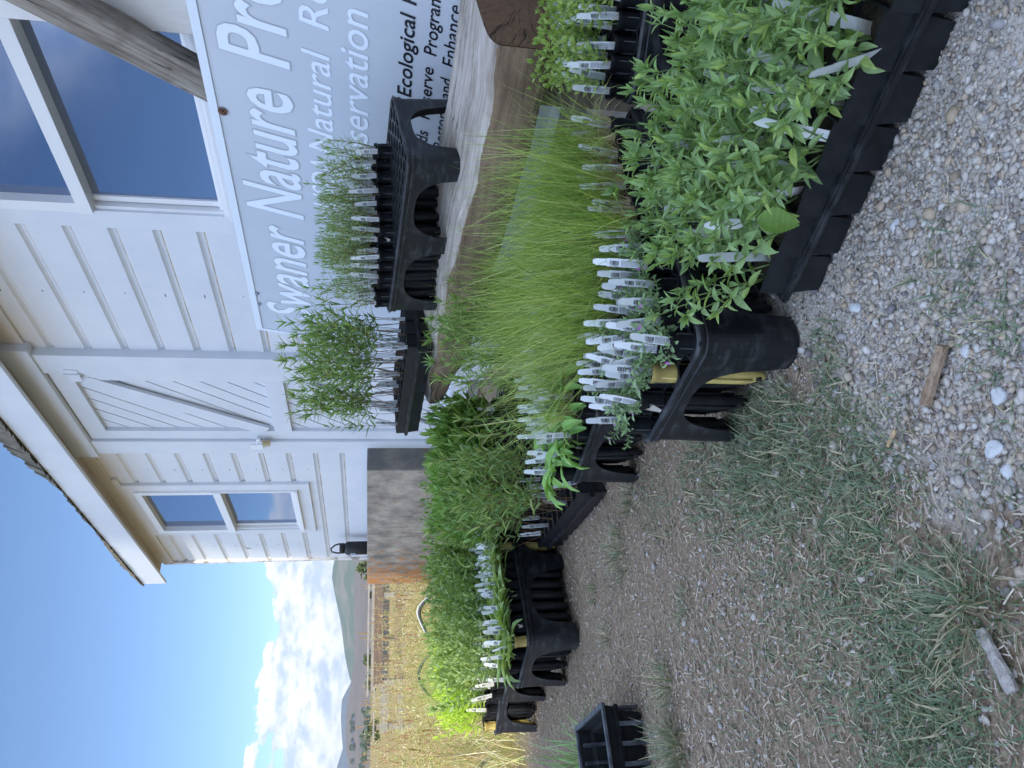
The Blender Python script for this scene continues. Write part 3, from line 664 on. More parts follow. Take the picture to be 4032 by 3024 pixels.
def cracks(M_, col, width=.010, scale=(1.1, 26, 26), amt=.9, s2=1.0):
    t = M_.node_tree; b = t.nodes['Principled BSDF']; src = b.inputs['Base Color'].links[0].from_socket; co = t.nodes.new('ShaderNodeTexCoord').outputs['Object']
    q = t.nodes.new('ShaderNodeMapping'); q.inputs['Scale'].default_value = scale; t.links.new(co, q.inputs[0])
    n = t.nodes.new('ShaderNodeTexNoise'); n.inputs['Scale'].default_value = s2; n.inputs['Detail'].default_value = 4; t.links.new(q.outputs[0], n.inputs['Vector'])
    a = t.nodes.new('ShaderNodeMath'); a.operation = 'SUBTRACT'; a.inputs[1].default_value = .5; t.links.new(n.outputs[0], a.inputs[0])
    a2 = t.nodes.new('ShaderNodeMath'); a2.operation = 'ABSOLUTE'; t.links.new(a.outputs[0], a2.inputs[0])
    n3 = t.nodes.new('ShaderNodeTexNoise'); n3.inputs['Scale'].default_value = 5; t.links.new(co, n3.inputs['Vector'])
    r = t.nodes.new('ShaderNodeMapRange'); r.inputs['From Max'].default_value = width; r.inputs['To Min'].default_value = amt; r.inputs['To Max'].default_value = 0; t.links.new(a2.outputs[0], r.inputs[0])
    w = t.nodes.new('ShaderNodeMapRange'); w.inputs['From Min'].default_value = .42; w.inputs['From Max'].default_value = .55; t.links.new(n3.outputs[0], w.inputs[0])
    m3 = t.nodes.new('ShaderNodeMath'); m3.operation = 'MULTIPLY'; t.links.new(r.outputs[0], m3.inputs[0]); t.links.new(w.outputs[0], m3.inputs[1])
    # dark blotches of weathering
    n4 = t.nodes.new('ShaderNodeTexNoise'); n4.inputs['Scale'].default_value = 11; n4.inputs['Detail'].default_value = 8; t.links.new(co, n4.inputs['Vector'])
    w4 = t.nodes.new('ShaderNodeMapRange'); w4.inputs['From Min'].default_value = .52; w4.inputs['From Max'].default_value = .75; w4.inputs['To Max'].default_value = .55; t.links.new(n4.outputs[0], w4.inputs[0])
    g0 = t.nodes.new('ShaderNodeMixRGB'); g0.inputs[2].default_value = (col[0] * 3.2, col[1] * 2.9, col[2] * 2.6, 1); t.links.new(w4.outputs[0], g0.inputs[0]); t.links.new(src, g0.inputs[1])
    g = t.nodes.new('ShaderNodeMixRGB'); g.inputs[2].default_value = (*col, 1); t.links.new(m3.outputs[0], g.inputs[0]); t.links.new(g0.outputs[0], g.inputs[1]); t.links.new(g.outputs[0], b.inputs['Base Color'])
cracks(wood_w, (.035, .028, .022), .014, (1.2, 30, 30)); cracks(log_top, (.045, .034, .025), .022, (1.3, 34, 34)); cracks(log_side, (.018, .012, .008), .028, (1.3, 30, 30))
log_end = bpy.data.materials.new('cut_end'); log_end.use_nodes = True
def endmat():
    t = log_end.node_tree; b = t.nodes['Principled BSDF']; b.inputs['Roughness'].default_value = .9
    co = t.nodes.new('ShaderNodeTexCoord').outputs['Object']
    q = t.nodes.new('ShaderNodeMapping'); q.inputs['Location'].default_value = (-1.6, -.19, -.03); t.links.new(co, q.inputs[0])
    def nz(sc, vec, det=6):
        n = t.nodes.new('ShaderNodeTexNoise'); n.inputs['Scale'].default_value = sc; n.inputs['Detail'].default_value = det; t.links.new(vec, n.inputs['Vector']); return n
    def m2(op, a, b_=None, c=None):
        n = t.nodes.new('ShaderNodeMath'); n.operation = op
        for i, v in enumerate((a, b_, c)):
            if v is None: continue
            if isinstance(v, (int, float)): n.inputs[i].default_value = v
            else: t.links.new(v, n.inputs[i])
        return n.outputs[0]
    v = t.nodes.new('ShaderNodeVectorMath'); v.operation = 'LENGTH'; t.links.new(q.outputs[0], v.inputs[0])
    wob = nz(9, q.outputs[0]).outputs[0]; r_ = m2('MULTIPLY_ADD', wob, .035, v.outputs['Value']); rings = m2('SINE', m2('MULTIPLY', r_, 1100))
    sp = t.nodes.new('ShaderNodeSeparateXYZ'); t.links.new(q.outputs[0], sp.inputs[0]); ang = m2('ARCTAN2', sp.outputs[2], sp.outputs[1])
    cmb = t.nodes.new('ShaderNodeCombineXYZ'); t.links.new(m2('ADD', m2('MULTIPLY', ang, 5.5), m2('MULTIPLY', wob, 3.0)), cmb.inputs[0]); t.links.new(m2('MULTIPLY', r_, 3), cmb.inputs[1])
    crk = nz(1.0, cmb.outputs[0], 3).outputs[0]; ck = m2('ABSOLUTE', m2('SUBTRACT', crk, .5)); c1 = t.nodes.new('ShaderNodeMapRange'); c1.inputs['From Max'].default_value = .014; t.links.new(ck, c1.inputs[0])
    fine = nz(60, q.outputs[0], 9).outputs[0]
    base = t.nodes.new('ShaderNodeMixRGB'); base.inputs[1].default_value = (.085, .045, .024, 1); base.inputs[2].default_value = (.20, .115, .065, 1); t.links.new(m2('MULTIPLY_ADD', rings, .25, fine), base.inputs[0])
    c2 = t.nodes.new('ShaderNodeMixRGB'); c2.inputs[1].default_value = (.022, .013, .008, 1); t.links.new(c1.outputs[0], c2.inputs[0]); t.links.new(base.outputs[0], c2.inputs[2]); t.links.new(c2.outputs[0], b.inputs['Base Color'])
    bp = t.nodes.new('ShaderNodeBump'); bp.inputs['Strength'].default_value = .8; bp.inputs['Distance'].default_value = .006; t.links.new(m2('ADD', c1.outputs[0], m2('MULTIPLY', fine, .6)), bp.inputs['Height']); t.links.new(bp.outputs[0], b.inputs['Normal'])
endmat()
lg = empty('driftwood_log', 'long squared weathered log used as a bench, cut end facing right', 'log')
lm, endring, lax, lbk = make_log()
LM = Matrix((Vector((.51, -.86, 0)).normalized(), Vector((.86, .51, 0)).normalized(), Vector((0, 0, 1)))).transposed().to_4x4(); LM.translation = (-.085, 3.03, .3); LI = LM.inverted(); lg.matrix_world = LM
lm.v = [tuple(LI @ Vector(p)) for p in lm.v]; endring = [LI @ p for p in endring]; lax = Vector((1, 0, 0))
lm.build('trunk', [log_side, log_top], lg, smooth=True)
mb = MB(); cc = sum(endring, Vector()) / len(endring); mb.add([p + lax * .002 for p in endring] + [cc + lax * .002], [(i, (i + 1) % len(endring), len(endring)) for i in range(len(endring))]); mb.build('cut_end', log_end, lg)
# blocks that carry the log
lax = Vector((.51, -.86, 0)).normalized()
for s_, nm in ((.45, 'far'), (1.42, 'near')):
    p = Vector((-.085, 3.03, 0)) + lax * s_ + lbk * .19; zt = .50 - .07 * min(1, s_ / 1.3) - .150
    mb = MB(); mb.box((-.06, -.07, -.01), (.06, .07, zt - .002)); o = mb.build('support_block', wood_d, M=Matrix.Translation(p) @ Matrix.Rotation(R(-59), 4, 'Z'))
    o.matrix_world = Matrix.Translation(p) @ Matrix.Rotation(R(-59), 4, 'Z')
    tag(o, ('dark timber block carrying the %s end of the driftwood log' % ('tapered far' if nm == 'far' else 'cut near')), 'block')
#PLANTS
# ------------------------------------------------------------------ racks, trays, tubes
PX, PY = 0.0418, 0.0400          # hole spacing
def hole(i, j): return (.0245 + PX * i + (PX / 2 if j % 2 else 0), .0325 + PY * j)
def rack_mesh(L=.61, Wd=.305, H_=.171, arches_long=2):
    """skirt with arched openings and rounded corners"""
    rc = .030; pts = []      # perimeter samples (x, y, nx, ny, side parameter, side index)
    def arch(s, L_, n_):
        leg = .058; mid = .062 if n_ > 1 else 0; wopen = (L_ - 2 * leg - (n_ - 1) * mid) / n_
        for k in range(n_):
            a = leg + k * (wopen + mid)
            if a < s < a + wopen:
                u = abs((s - a) / wopen * 2 - 1); return .134 * (1 - u ** 3.0) ** (1 / 2.4)
        return 0
    def side(p0, d, nrm, L_, n_):
        m_ = 60 if L_ > .4 else 34
        for i in range(m_ + 1):
            s = rc + (L_ - 2 * rc) * i / m_
            pts.append((p0[0] + d[0] * s, p0[1] + d[1] * s, nrm[0], nrm[1], arch(s, L_, n_)))
    def corner(c, a0):
        for i in range(1, 7):
            a = a0 + math.pi / 2 * i / 7; pts.append((c[0] + rc * math.cos(a), c[1] + rc * math.sin(a), math.cos(a), math.sin(a), 0))
    side((0, 0), (1, 0), (0, -1), L, arches_long); corner((L - rc, rc), -math.pi / 2)
    side((L, 0), (0, 1), (1, 0), Wd, 1); corner((L - rc, Wd - rc), 0)
    side((L, Wd), (-1, 0), (0, 1), L, arches_long); corner((rc, Wd - rc), math.pi / 2)
    side((0, Wd), (0, -1), (-1, 0), Wd, 1); corner((rc, rc), math.pi)
    n = len(pts); mb = MB(); th = .0035
    for (x, y, nx, ny, h) in pts:
        fl = .005 * (1 - h / H_)
        for off, z in ((.003, H_ - .002), (.0048, H_ - .005), (.0048, H_ - .011), (.0030, H_ - .0125), (.0030, H_ - .016), (.0045, H_ - .0175), (.0045, H_ - .024), (0.000, H_ - .0255), (fl, h), (fl - th, h), (-th, H_ - .03), (-th, H_ - .003), (0.0, H_)):
            z = max(z, h) if z > h else z
            mb.v.append((x + nx * off, y + ny * off, z))
    k = 13
    for i in range(n):
        j = (i + 1) % n
        for a in range(k):
            b = (a + 1) % k; mb.f.append((i * k + a, j * k + a, j * k + b, i * k + b)); mb.m.append(0)
    return mb
def plate_mesh(L=.61, Wd=.305, H_=.171):
    mb = MB(); n = 20; r = .0178; y0 = (PY * PY + PX * PX / 4) / (2 * PY)
    for j in range(7):
        for i in range(14):
            cx, cy = hole(i, j); o = []; inn = []
            hexp = [(PX / 2, y0 - 0), (0, y0)]
            hv = [Vector((PX / 2 * sx_, sy_)) for sx_, sy_ in ((1, PY - y0), (0, 1e9), (-1, PY - y0), (-1, -(PY - y0)), (0, -1e9), (1, -(PY - y0)))]
            hv[1].y = y0; hv[4].y = -y0
            for q in range(n):
                a = 2 * math.pi * q / n + .01; c, s_ = math.cos(a), math.sin(a); best = 1
                for e in range(6):
                    p, p2 = hv[e], hv[(e + 1) % 6]; ex_ = p2 - p; den = c * ex_.y - s_ * ex_.x
                    if abs(den) > 1e-9:
                        t = (p.x * ex_.y - p.y * ex_.x) / den; u = (p.x * s_ - p.y * c) / den
                        if t > 0 and -1e-6 <= u <= 1 + 1e-6: best = min(best, t)
                o.append((cx + c * best, cy + s_ * best, H_ - .0015)); inn.append((cx + c * r, cy + s_ * r, H_ - .0005))
            dn = [(p[0], p[1], H_ - .03) for p in inn]
            mb.add(o + inn + dn, [(q, (q + 1) % n, n + (q + 1) % n, n + q) for q in range(n)] + [(n + q, n + (q + 1) % n, 2 * n + (q + 1) % n, 2 * n + q) for q in range(n)])
    for a, b in (((.0, .0), (L, .0115)), ((0, Wd - .012), (L, Wd)), ((0, .0115), (.004, Wd - .012)), ((L - .013, .0115), (L, Wd - .012))):
        mb.box((a[0] + .003, a[1] + .003, H_ - .006), (b[0] - .003 if b[0] == L else b[0], b[1] - .003 if b[1] == Wd else b[1], H_ - .0028))
    return mb
rk_skirt = rack_mesh().mesh('skirt', [plastic_worn], False); rk_plate = plate_mesh().mesh('top_plate', [plastic], False)
RACKS = {}
def rack(key, O, ex, label, tilt_x=0, tilt_y=0):
    M = basis(O, ex, tilt_x=tilt_x, tilt_y=tilt_y)
    r_ = empty('seedling_rack', label, 'rack', M=M, group='black racks that hold the seedling tubes')
    ob('skirt', rk_skirt, r_); ob('top_plate', rk_plate, r_); RACKS[key] = M; return M
# tube meshes
def tube_mesh(col):
    mb = MB(); n = 16
    mb.lathe([(.0192, .208), (.0192, .200), (.0176, .199), (.0172, .15), (.0158, .06), (.0142, .030), (.0085, .010), (.0065, .002), (0, .002)], n, 0)
    mb.lathe([(.0192, .208), (.0178, .208), (.0172, .198)], n, 1)
    for q in range(4):
        a = math.pi / 2 * q + .4; M = Matrix.Rotation(a, 4, 'Z')
        mb.box((.0142, -.0012, .03), (.0182, .0012, .19), 0, M)
        mb.box((.0100, -.003, .012), (.0128, .003, .022), 1, M)
    return mb.mesh('tube', [col, inner_dark], True)
TB = tube_mesh(plastic); TBY = tube_mesh(yellow_pl)
def soil_disc(n=16):
    mb = MB(); rs_ = random.Random(1); vs = [(0, 0, .2025)] + [(.010 * math.cos(a), .010 * math.sin(a), .202 + rs_.uniform(-.002, .003)) for a in [2 * math.pi * i / n for i in range(n)]] + [(.0176 * math.cos(a), .0176 * math.sin(a), .2) for a in [2 * math.pi * i / n for i in range(n)]]
    mb.add(vs, [(0, 1 + i, 1 + (i + 1) % n) for i in range(n)] + [(1 + i, 1 + n + i, 1 + n + (i + 1) % n, 1 + (i + 1) % n) for i in range(n)]); return mb.mesh('soil', [soil_m], True)
SOILM = soil_disc()
# plant tags: origin at the soil line, x = width, z = up, print faces -y
def tag_mesh(code, seed, blank=False, hgt=.090, wd=.0140):
    r_ = random.Random(seed); mb = MB(); w = wd / 2
    out = [(-w * .45, -.028), (w * .45, -.028), (w, -.012), (w, hgt * .74), (w * .80, hgt * .76), (w * .78, hgt * .94), (w * .55, hgt), (-w * .55, hgt), (-w * .78, hgt * .94), (-w * .80, hgt * .76), (-w, hgt * .74), (-w, -.012)]
    n = len(out); c = r_.uniform(-.22, .22)
    bow = lambda z: c * z * z * 8
    rows = [(-w * .45, w * .45, -.028), (-w, w, -.012)] + [(-w, w, hgt * t) for t in (.1, .25, .4, .55, .74)] + [(-w * .82, w * .82, hgt * .755), (-w * .80, w * .80, hgt * .93), (-w * .5, w * .5, hgt)]
    for sgn, off in ((1, -.0004), (-1, .0004)):
        vs = []; 
        for a, b, z in rows: vs += [(a, off + bow(z), z), (b, off + bow(z), z)]
        mb.add(vs, [((2 * i, 2 * i + 1, 2 * i + 3, 2 * i + 2) if sgn > 0 else (2 * i, 2 * i + 2, 2 * i + 3, 2 * i + 1)) for i in range(len(rows) - 1)])
    mb.box((-w * .99, -.0004 + bow(hgt * .4) , -.010), (-w * .98, .0004, hgt * .70))
    if not blank:
        e = -.0009
        z = hgt * .70
        def q(x0, x1, z0, z1, mi=1): zc = (z0 + z1) / 2; mb.add([(x0, e + bow(z0), z0), (x1, e + bow(z0), z0), (x1, e + bow(z1), z1), (x0, e + bow(z1), z1)], [(0, 1, 2, 3)], mi)
        for i in range(9):
            h_ = r_.choice((.0006, .0009, .0014)); q(-w * .55, w * .45, z - h_, z); z -= h_ + r_.choice((.0005, .0009))
        v, f = text_mesh(code, .0125, .0026)
        for (a, b) in v: pass
        zt_ = hgt * .70 - .0015; mb.add([(-w * .62 - b + .0002, e + bow(zt_ - a), zt_ - a) for a, b in v], f, 1)
        zz = hgt * .50
        for i, x in enumerate((.55, .32, .09, -.14, -.40, -.66)):
            z1 = zz; ln = r_.uniform(.55, .98) * zz
            while z1 > zz - ln:
                l_ = r_.uniform(.002, .006); q(w * (x - .06), w * (x + .06), max(z1 - l_, .001), z1, 2); z1 -= l_ + .0008
    return mb.mesh('tag', [tag_white, ink, ink_grey])
TAGS = {k: [tag_mesh(c, i + 10 * n_, hgt=(.090, .084, .094, .088)[i]) for i in range(4)] for n_, (k, c) in enumerate((('sedum', '76601'), ('grass', '28401'), ('ovate', '23903'), ('strap', '35706'), ('other', '51408')))}
TAG_BLANK = tag_mesh('', 5, True, .120, .0155)

# ------------------------------------------------------------------ plant generators (origin = soil surface)
def P_stems(seed, leaf, stem, n=2, h=.2, L=.03, w=.011, gap=.013, lean=.25, bend=.6, open_=1.0, shape='ovate', whorl=2, taper=.45, bare=.12, sr=.0011, nseg=3, branch=0, h_jit=.2, fold=.25, droop=0):
    r_ = random.Random(seed); mb = MB()
    def stem_(p0, d0, h_, lv):
        pts = [Vector(p0)]; d = Vector(d0).normalized(); k = max(4, int(h_ / gap)); a0 = r_.uniform(0, 6.28)
        cv = Vector((r_.uniform(-1, 1), r_.uniform(-1, 1), 0)) * .5
        for i in range(k):
            d = (d + Vector((r_.gauss(0, .05), r_.gauss(0, .05), 0)) + cv * .03 + Vector((0, 0, .03 - droop))).normalized(); pts.append(pts[-1] + d * h_ / k)
            t = (i + 1) / k
            if t < bare and lv == 0: continue
            for q in range(whorl):
                a = a0 + i * 1.57 * (1 if whorl == 2 else 1.5) + 2 * math.pi * q / whorl + r_.gauss(0, .25)
                hd = Vector((math.cos(a), math.sin(a), 0)); hd = (hd - d * hd.dot(d)).normalized()
                o_ = open_ * (1 - .5 * t) + r_.gauss(0, .12); ld = (d * math.cos(o_) + hd * math.sin(o_))
                s = (1 - taper * t) * (1 if t > .25 else .75) * r_.uniform(.75, 1.15) * (.8 if lv else 1)
                mb.leaf(pts[-1], ld, L * s, w * s, up=d, bend=bend * r_.uniform(.4, 1.3), nseg=nseg, mi=0, shape=shape, fold=fold, twist=r_.gauss(0, .3))
            if branch and lv == 0 and t > .25 and r_.random() < branch:
                a = r_.uniform(0, 6.28); stem_(pts[-1], d + Vector((math.cos(a), math.sin(a), .2)) * .8, h_ * .35 * (1.1 - t), 1)
        for q in range(3):
            a = r_.uniform(0, 6.28); mb.leaf(pts[-1], d * 1.0 + Vector((math.cos(a), math.sin(a), 0)) * .35, L * .55, w * .5, up=(math.cos(a), math.sin(a), .1), bend=.2, nseg=2, mi=0, shape=shape)
        mb.tube(pts[::2] if len(pts) > 6 else pts, sr, sr * .5, n=4, mi=1)
    for s in range(n):
        a = r_.uniform(0, 6.28); rr = r_.uniform(0, .008)
        stem_((rr * math.cos(a), rr * math.sin(a), -.002), (math.cos(a) * lean * r_.uniform(.2, 1), math.sin(a) * lean * r_.uniform(.2, 1), 1), h * r_.uniform(1 - h_jit, 1 + h_jit * .5), 0)
    return mb, [leaf, stem]
def P_grass(seed, n=98, h=.235, bias=(0, 0)):
    r_ = random.Random(seed); mb = MB()
    for i in range(n):
        a = r_.uniform(0, 6.28); rr = .013 * r_.random() ** .5; t = abs(r_.gauss(.05, .24)); d = Vector((math.cos(a) * t + bias[0], math.sin(a) * t + bias[1], 1))
        L = h * (r_.uniform(.35, 1.0) if r_.random() < .86 else r_.uniform(1.0, 1.45)); cur = abs(r_.gauss(.2, .75)) * (2.2 if r_.random() < .12 else 1)
        mb.blade((rr * math.cos(a), rr * math.sin(a), -.004), d, L, r_.uniform(.0010, .0022), cur, nseg=8, mi=0, mi0=1, k0=2 if r_.random() < .6 else 1, side=(math.cos(a + 1.2), math.sin(a + 1.2), 0))
    for i in range(14):
        a = r_.uniform(0, 6.28); mb.blade((.012 * math.cos(a), .012 * math.sin(a), 0), (math.cos(a) * .8, math.sin(a) * .8, .8), r_.uniform(.02, .06), .0016, r_.uniform(0, 1.5), nseg=3, mi=1)
    return mb, [L_grass, L_straw]
def P_rosette(seed, leaf, n=8, L=.09, w=.02, up=1.1, bend=1.1, shape='strap', nseg=5, st=stem_green):
    r_ = random.Random(seed); mb = MB()
    for i in range(n):
        a = i * 2.4 + r_.gauss(0, .3); e = up * r_.uniform(.6, 1.2); s = r_.uniform(.6, 1.1)
        d = Vector((math.cos(a) * math.cos(e), math.sin(a) * math.cos(e), math.sin(e))); b = Vector((.004 * math.cos(a), .004 * math.sin(a), -.002))
        k = L * .25 * s; mb.tube([b, b + d * k], .0013, .001, n=4, mi=1)
        mb.leaf(b + d * k, d, L * s, w * s * r_.uniform(.8, 1.2), bend=bend * r_.uniform(.4, 1.4), nseg=nseg, shape=shape, fold=.3, twist=r_.gauss(0, .35))
    return mb, [leaf, st]
def P_sedum(seed):
    r_ = random.Random(seed); mb = MB()
    for s in range(6):
        a = r_.uniform(0, 6.28); el = r_.uniform(.1, 1.2); d = Vector((math.cos(a) * math.cos(el), math.sin(a) * math.cos(el), math.sin(el))); pts = [Vector((0, 0, 0))]; Ls = r_.uniform(.03, .075); k = int(Ls / .006)
        for i in range(k):
            d = (d + Vector((0, 0, -.05 if i < k * .6 else .15)) + Vector((r_.gauss(0, .12), r_.gauss(0, .12), r_.gauss(0, .08)))).normalized(); pts.append(pts[-1] + d * Ls / k)
            if i < 1: continue
            for q in range(2):
                b = i * 1.6 + math.pi * q + r_.gauss(0, .3); o = d.orthogonal().normalized(); o = Matrix.Rotation(b, 3, d) @ o
                mb.leaf(pts[-1], (d * .6 + o).normalized(), r_.uniform(.008, .019), r_.uniform(.004, .008), up=d, bend=.3, nseg=3, shape='strap', fold=.35)
        mb.tube(pts, .0012, .0008, n=4, mi=1)
        if r_.random() < .45:
            for q in range(5):
                b = 2 * math.pi * q / 5; o = d.orthogonal().normalized(); o = Matrix.Rotation(b, 3, d) @ o; mb.leaf(pts[-1], (d * .6 + o).normalized(), .005, .0035, up=d, bend=.2, nseg=2, mi=2, shape='ovate')
    return mb, [L_sedum, stem_green, flower_m]
def variants(fn, k, **kw):
    out = []
    for i in range(k): mb, ms = fn(i * 17 + 3, **kw); out.append((mb, ms))
    return out
SPEC = {
 'sedum': variants(P_sedum, 6), 'grass': variants(P_grass, 8),
 'ovate': variants(P_stems, 6, leaf=L_ovate, stem=stem_green, n=3, h=.135, L=.028, w=.017, gap=.019, lean=.3, bend=.5),
 'strap': variants(P_rosette, 6, leaf=L_strap, n=9, L=.095, w=.021, up=.80, bend=1.5),
 'rose': variants(P_stems, 6, leaf=L_rose, stem=stem_red, n=3, h=.178, L=.048, w=.0078, gap=.0145, lean=.40, bend=.5, open_=1.05, shape='lance', nseg=2),
 'spat': variants(P_rosette, 6, leaf=L_blue, n=13, L=.098, w=.027, up=.85, bend=.9, shape='ovate', nseg=4),
 'bushy': variants(P_stems, 7, leaf=L_blue, stem=stem_green, n=2, h=.21, L=.052, w=.0165, gap=.018, lean=.28, bend=.5, open_=1.0),
 'bright': variants(P_stems, 6, leaf=L_bright, stem=stem_green, n=3, h=.18, L=.054, w=.014, gap=.017, lean=.25, bend=.4, open_=.9),
 'broad': variants(P_stems, 6, leaf=L_broad, stem=stem_green, n=2, h=.22, L=.115, w=.034, gap=.030, lean=.15, bend=.6, open_=.75, whorl=2, nseg=5),
 'willow': variants(P_stems, 8, leaf=L_willow, stem=stem_red, n=2, h=.37, L=.072, w=.0125, gap=.027, lean=.26, bend=.6, open_=1.0, shape='lance', whorl=2, bare=.30, sr=.0014, branch=.14, taper=.3, nseg=4),
 'sage': variants(P_stems, 9, leaf=L_sage, stem=stem_green, n=4, h=.170, L=.046, w=.0160, gap=.030, lean=.52, bend=.75, open_=1.35, whorl=2, bare=.08, sr=.0013, nseg=5, branch=.18, taper=.55),
}
FOL = {k: [mb.mesh('foliage', ms) for mb, ms in v] for k, v in SPEC.items()}
RP = random.Random(21)
def face_cam(pw):   # rotation about z so that -y points to where the viewer stands
    return math.atan2(pw.x, -(-pw.y)) * -1
def wlean(M, sp):
    if sp != 'grass': return Matrix.Identity(4)
    ax = M.to_3x3().inverted() @ Vector((.35, 1, 0)); return Matrix.Rotation(R(-RP.uniform(2, 17)), 4, ax.normalized())
def seedling(M, sp, label, group, tagkey='other', yellow=False, tube=True, tagp=1.0, lean=.06, scale=1.0, zoff=0.0, blank=False, tagrot=.35, tag_off=None):
    """M: world matrix of the pot's base"""
    r_ = empty('seedling', label, 'seedling', M=M @ Matrix.Translation((0, 0, zoff)) @ Matrix.Rotation(RP.uniform(-.03, .03), 4, 'X') @ Matrix.Rotation(RP.uniform(-.03, .03), 4, 'Y'), group=group)
    zs = .2 if tube else 0
    if tube: ob('tube', TBY if yellow else TB, r_); ob('soil', SOILM, r_)
    s = RP.uniform(.82, 1.12) * scale
    fo = ob('foliage', RP.choice(FOL[sp]), r_); fo.matrix_local = Matrix.Translation((0, 0, zs)) @ wlean(M, sp) @ Matrix.Rotation(RP.uniform(0, 6.28), 4, 'Z') @ Matrix.Rotation(RP.gauss(0, lean), 4, 'X') @ Matrix.Scale(s, 4)
    if RP.random() < tagp:
        pw = r_.matrix_world.translation if False else M.translation
        az = math.atan2(M[1][0], M[0][0]); want = -math.atan2(pw.x, pw.y) + RP.gauss(0, tagrot)
        o = ob('tag', TAG_BLANK if blank else RP.choice(TAGS[tagkey]), r_)
        a = want - az; off = Vector((0, -.011, 0)) if tag_off is None else Vector(tag_off); off = Matrix.Rotation(a, 3, 'Z') @ off
        o.matrix_local = Matrix.Translation((off.x + RP.gauss(0, .002), off.y, zs)) @ Matrix.Rotation(a, 4, 'Z') @ Matrix.Rotation(RP.gauss(-.03, .12), 4, 'X') @ Matrix.Rotation(RP.gauss(0, .085), 4, 'Y') @ Matrix.Translation((0, 0, RP.uniform(-.014, .006)))
    return r_
MASS = {}            # species -> list of matrices, for the plants beyond the nearest three hundred
MT = []              # tubes, tags of the mass
def mass(M, sp, yellow=False, tagp=.8, scale=1.0, tagkey='other', tube=True):
    zs = .2 if tube else 0
    s = RP.uniform(.82, 1.12) * scale
    MASS.setdefault(sp, []).append(M @ Matrix.Translation((0, 0, zs)) @ wlean(M, sp) @ Matrix.Rotation(RP.uniform(0, 6.28), 4, 'Z') @ Matrix.Rotation(RP.gauss(0, .06), 4, 'X') @ Matrix.Scale(s, 4))
    if tube: MT.append((TBY if yellow else TB, M)); MT.append((SOILM, M))
    if RP.random() < tagp:
        pw = M.translation; az = math.atan2(M[1][0], M[0][0]); a = -math.atan2(pw.x, pw.y) + RP.gauss(0, .3) - az
        MT.append((RP.choice(TAGS[tagkey]), M @ Matrix.Translation((0, 0, zs)) @ Matrix.Rotation(a, 4, 'Z') @ Matrix.Translation((0, -.011, RP.uniform(-.012, .006))) @ Matrix.Rotation(RP.gauss(0, .10), 4, 'X') @ Matrix.Rotation(RP.gauss(0, .09), 4, 'Y')))

# ---- the racks
MA = rack('A', (.065, 1.121, 0), (.816, .578), 'nearest black rack, corner leg forward, holding low succulents and long grass')
MD = rack('D', (-.06, 1.673, 0), (.76, .65), 'black rack with an arched side, strap leaved seedlings spilling over it')
MF = rack('F', (-.824, 2.418, 0), (.64, .77), 'black rack with two yellow tubes at its ends, grey green rosettes along its front')
MF2 = rack('F2', (-1.00, 2.72, 0), (.64, .77), 'black rack of dense bushy seedlings directly behind the rack with the yellow tubes')
MF3 = rack('F3', (-.74, 2.98, 0), (.72, .69), 'black rack of dense bushy seedlings close to the concrete footing')
MG = rack('G', (-1.145, 2.93, 0), (.42, .9), 'farthest left black rack, sunlit yellow green seedlings above its arched end')
MG2 = rack('G2', (-1.36, 3.60, 0), (.42, .9), 'black rack of fine grass seedlings behind the sunlit yellow green ones')
MB_ = rack('B', (.565, 1.475, 0), (.9, -.43), 'black rack cut by the right picture edge, under the cut end of the log')
MK = rack('K', (-.40, 2.62, 0), (.72, .69), 'black rack of broad leaved seedlings behind the left end of the log')
MH = rack('H', (.235, 2.575, .457), (.6, -.8), 'black rack standing on the log with many of its holes empty', tilt_x=-.062, tilt_y=.14)

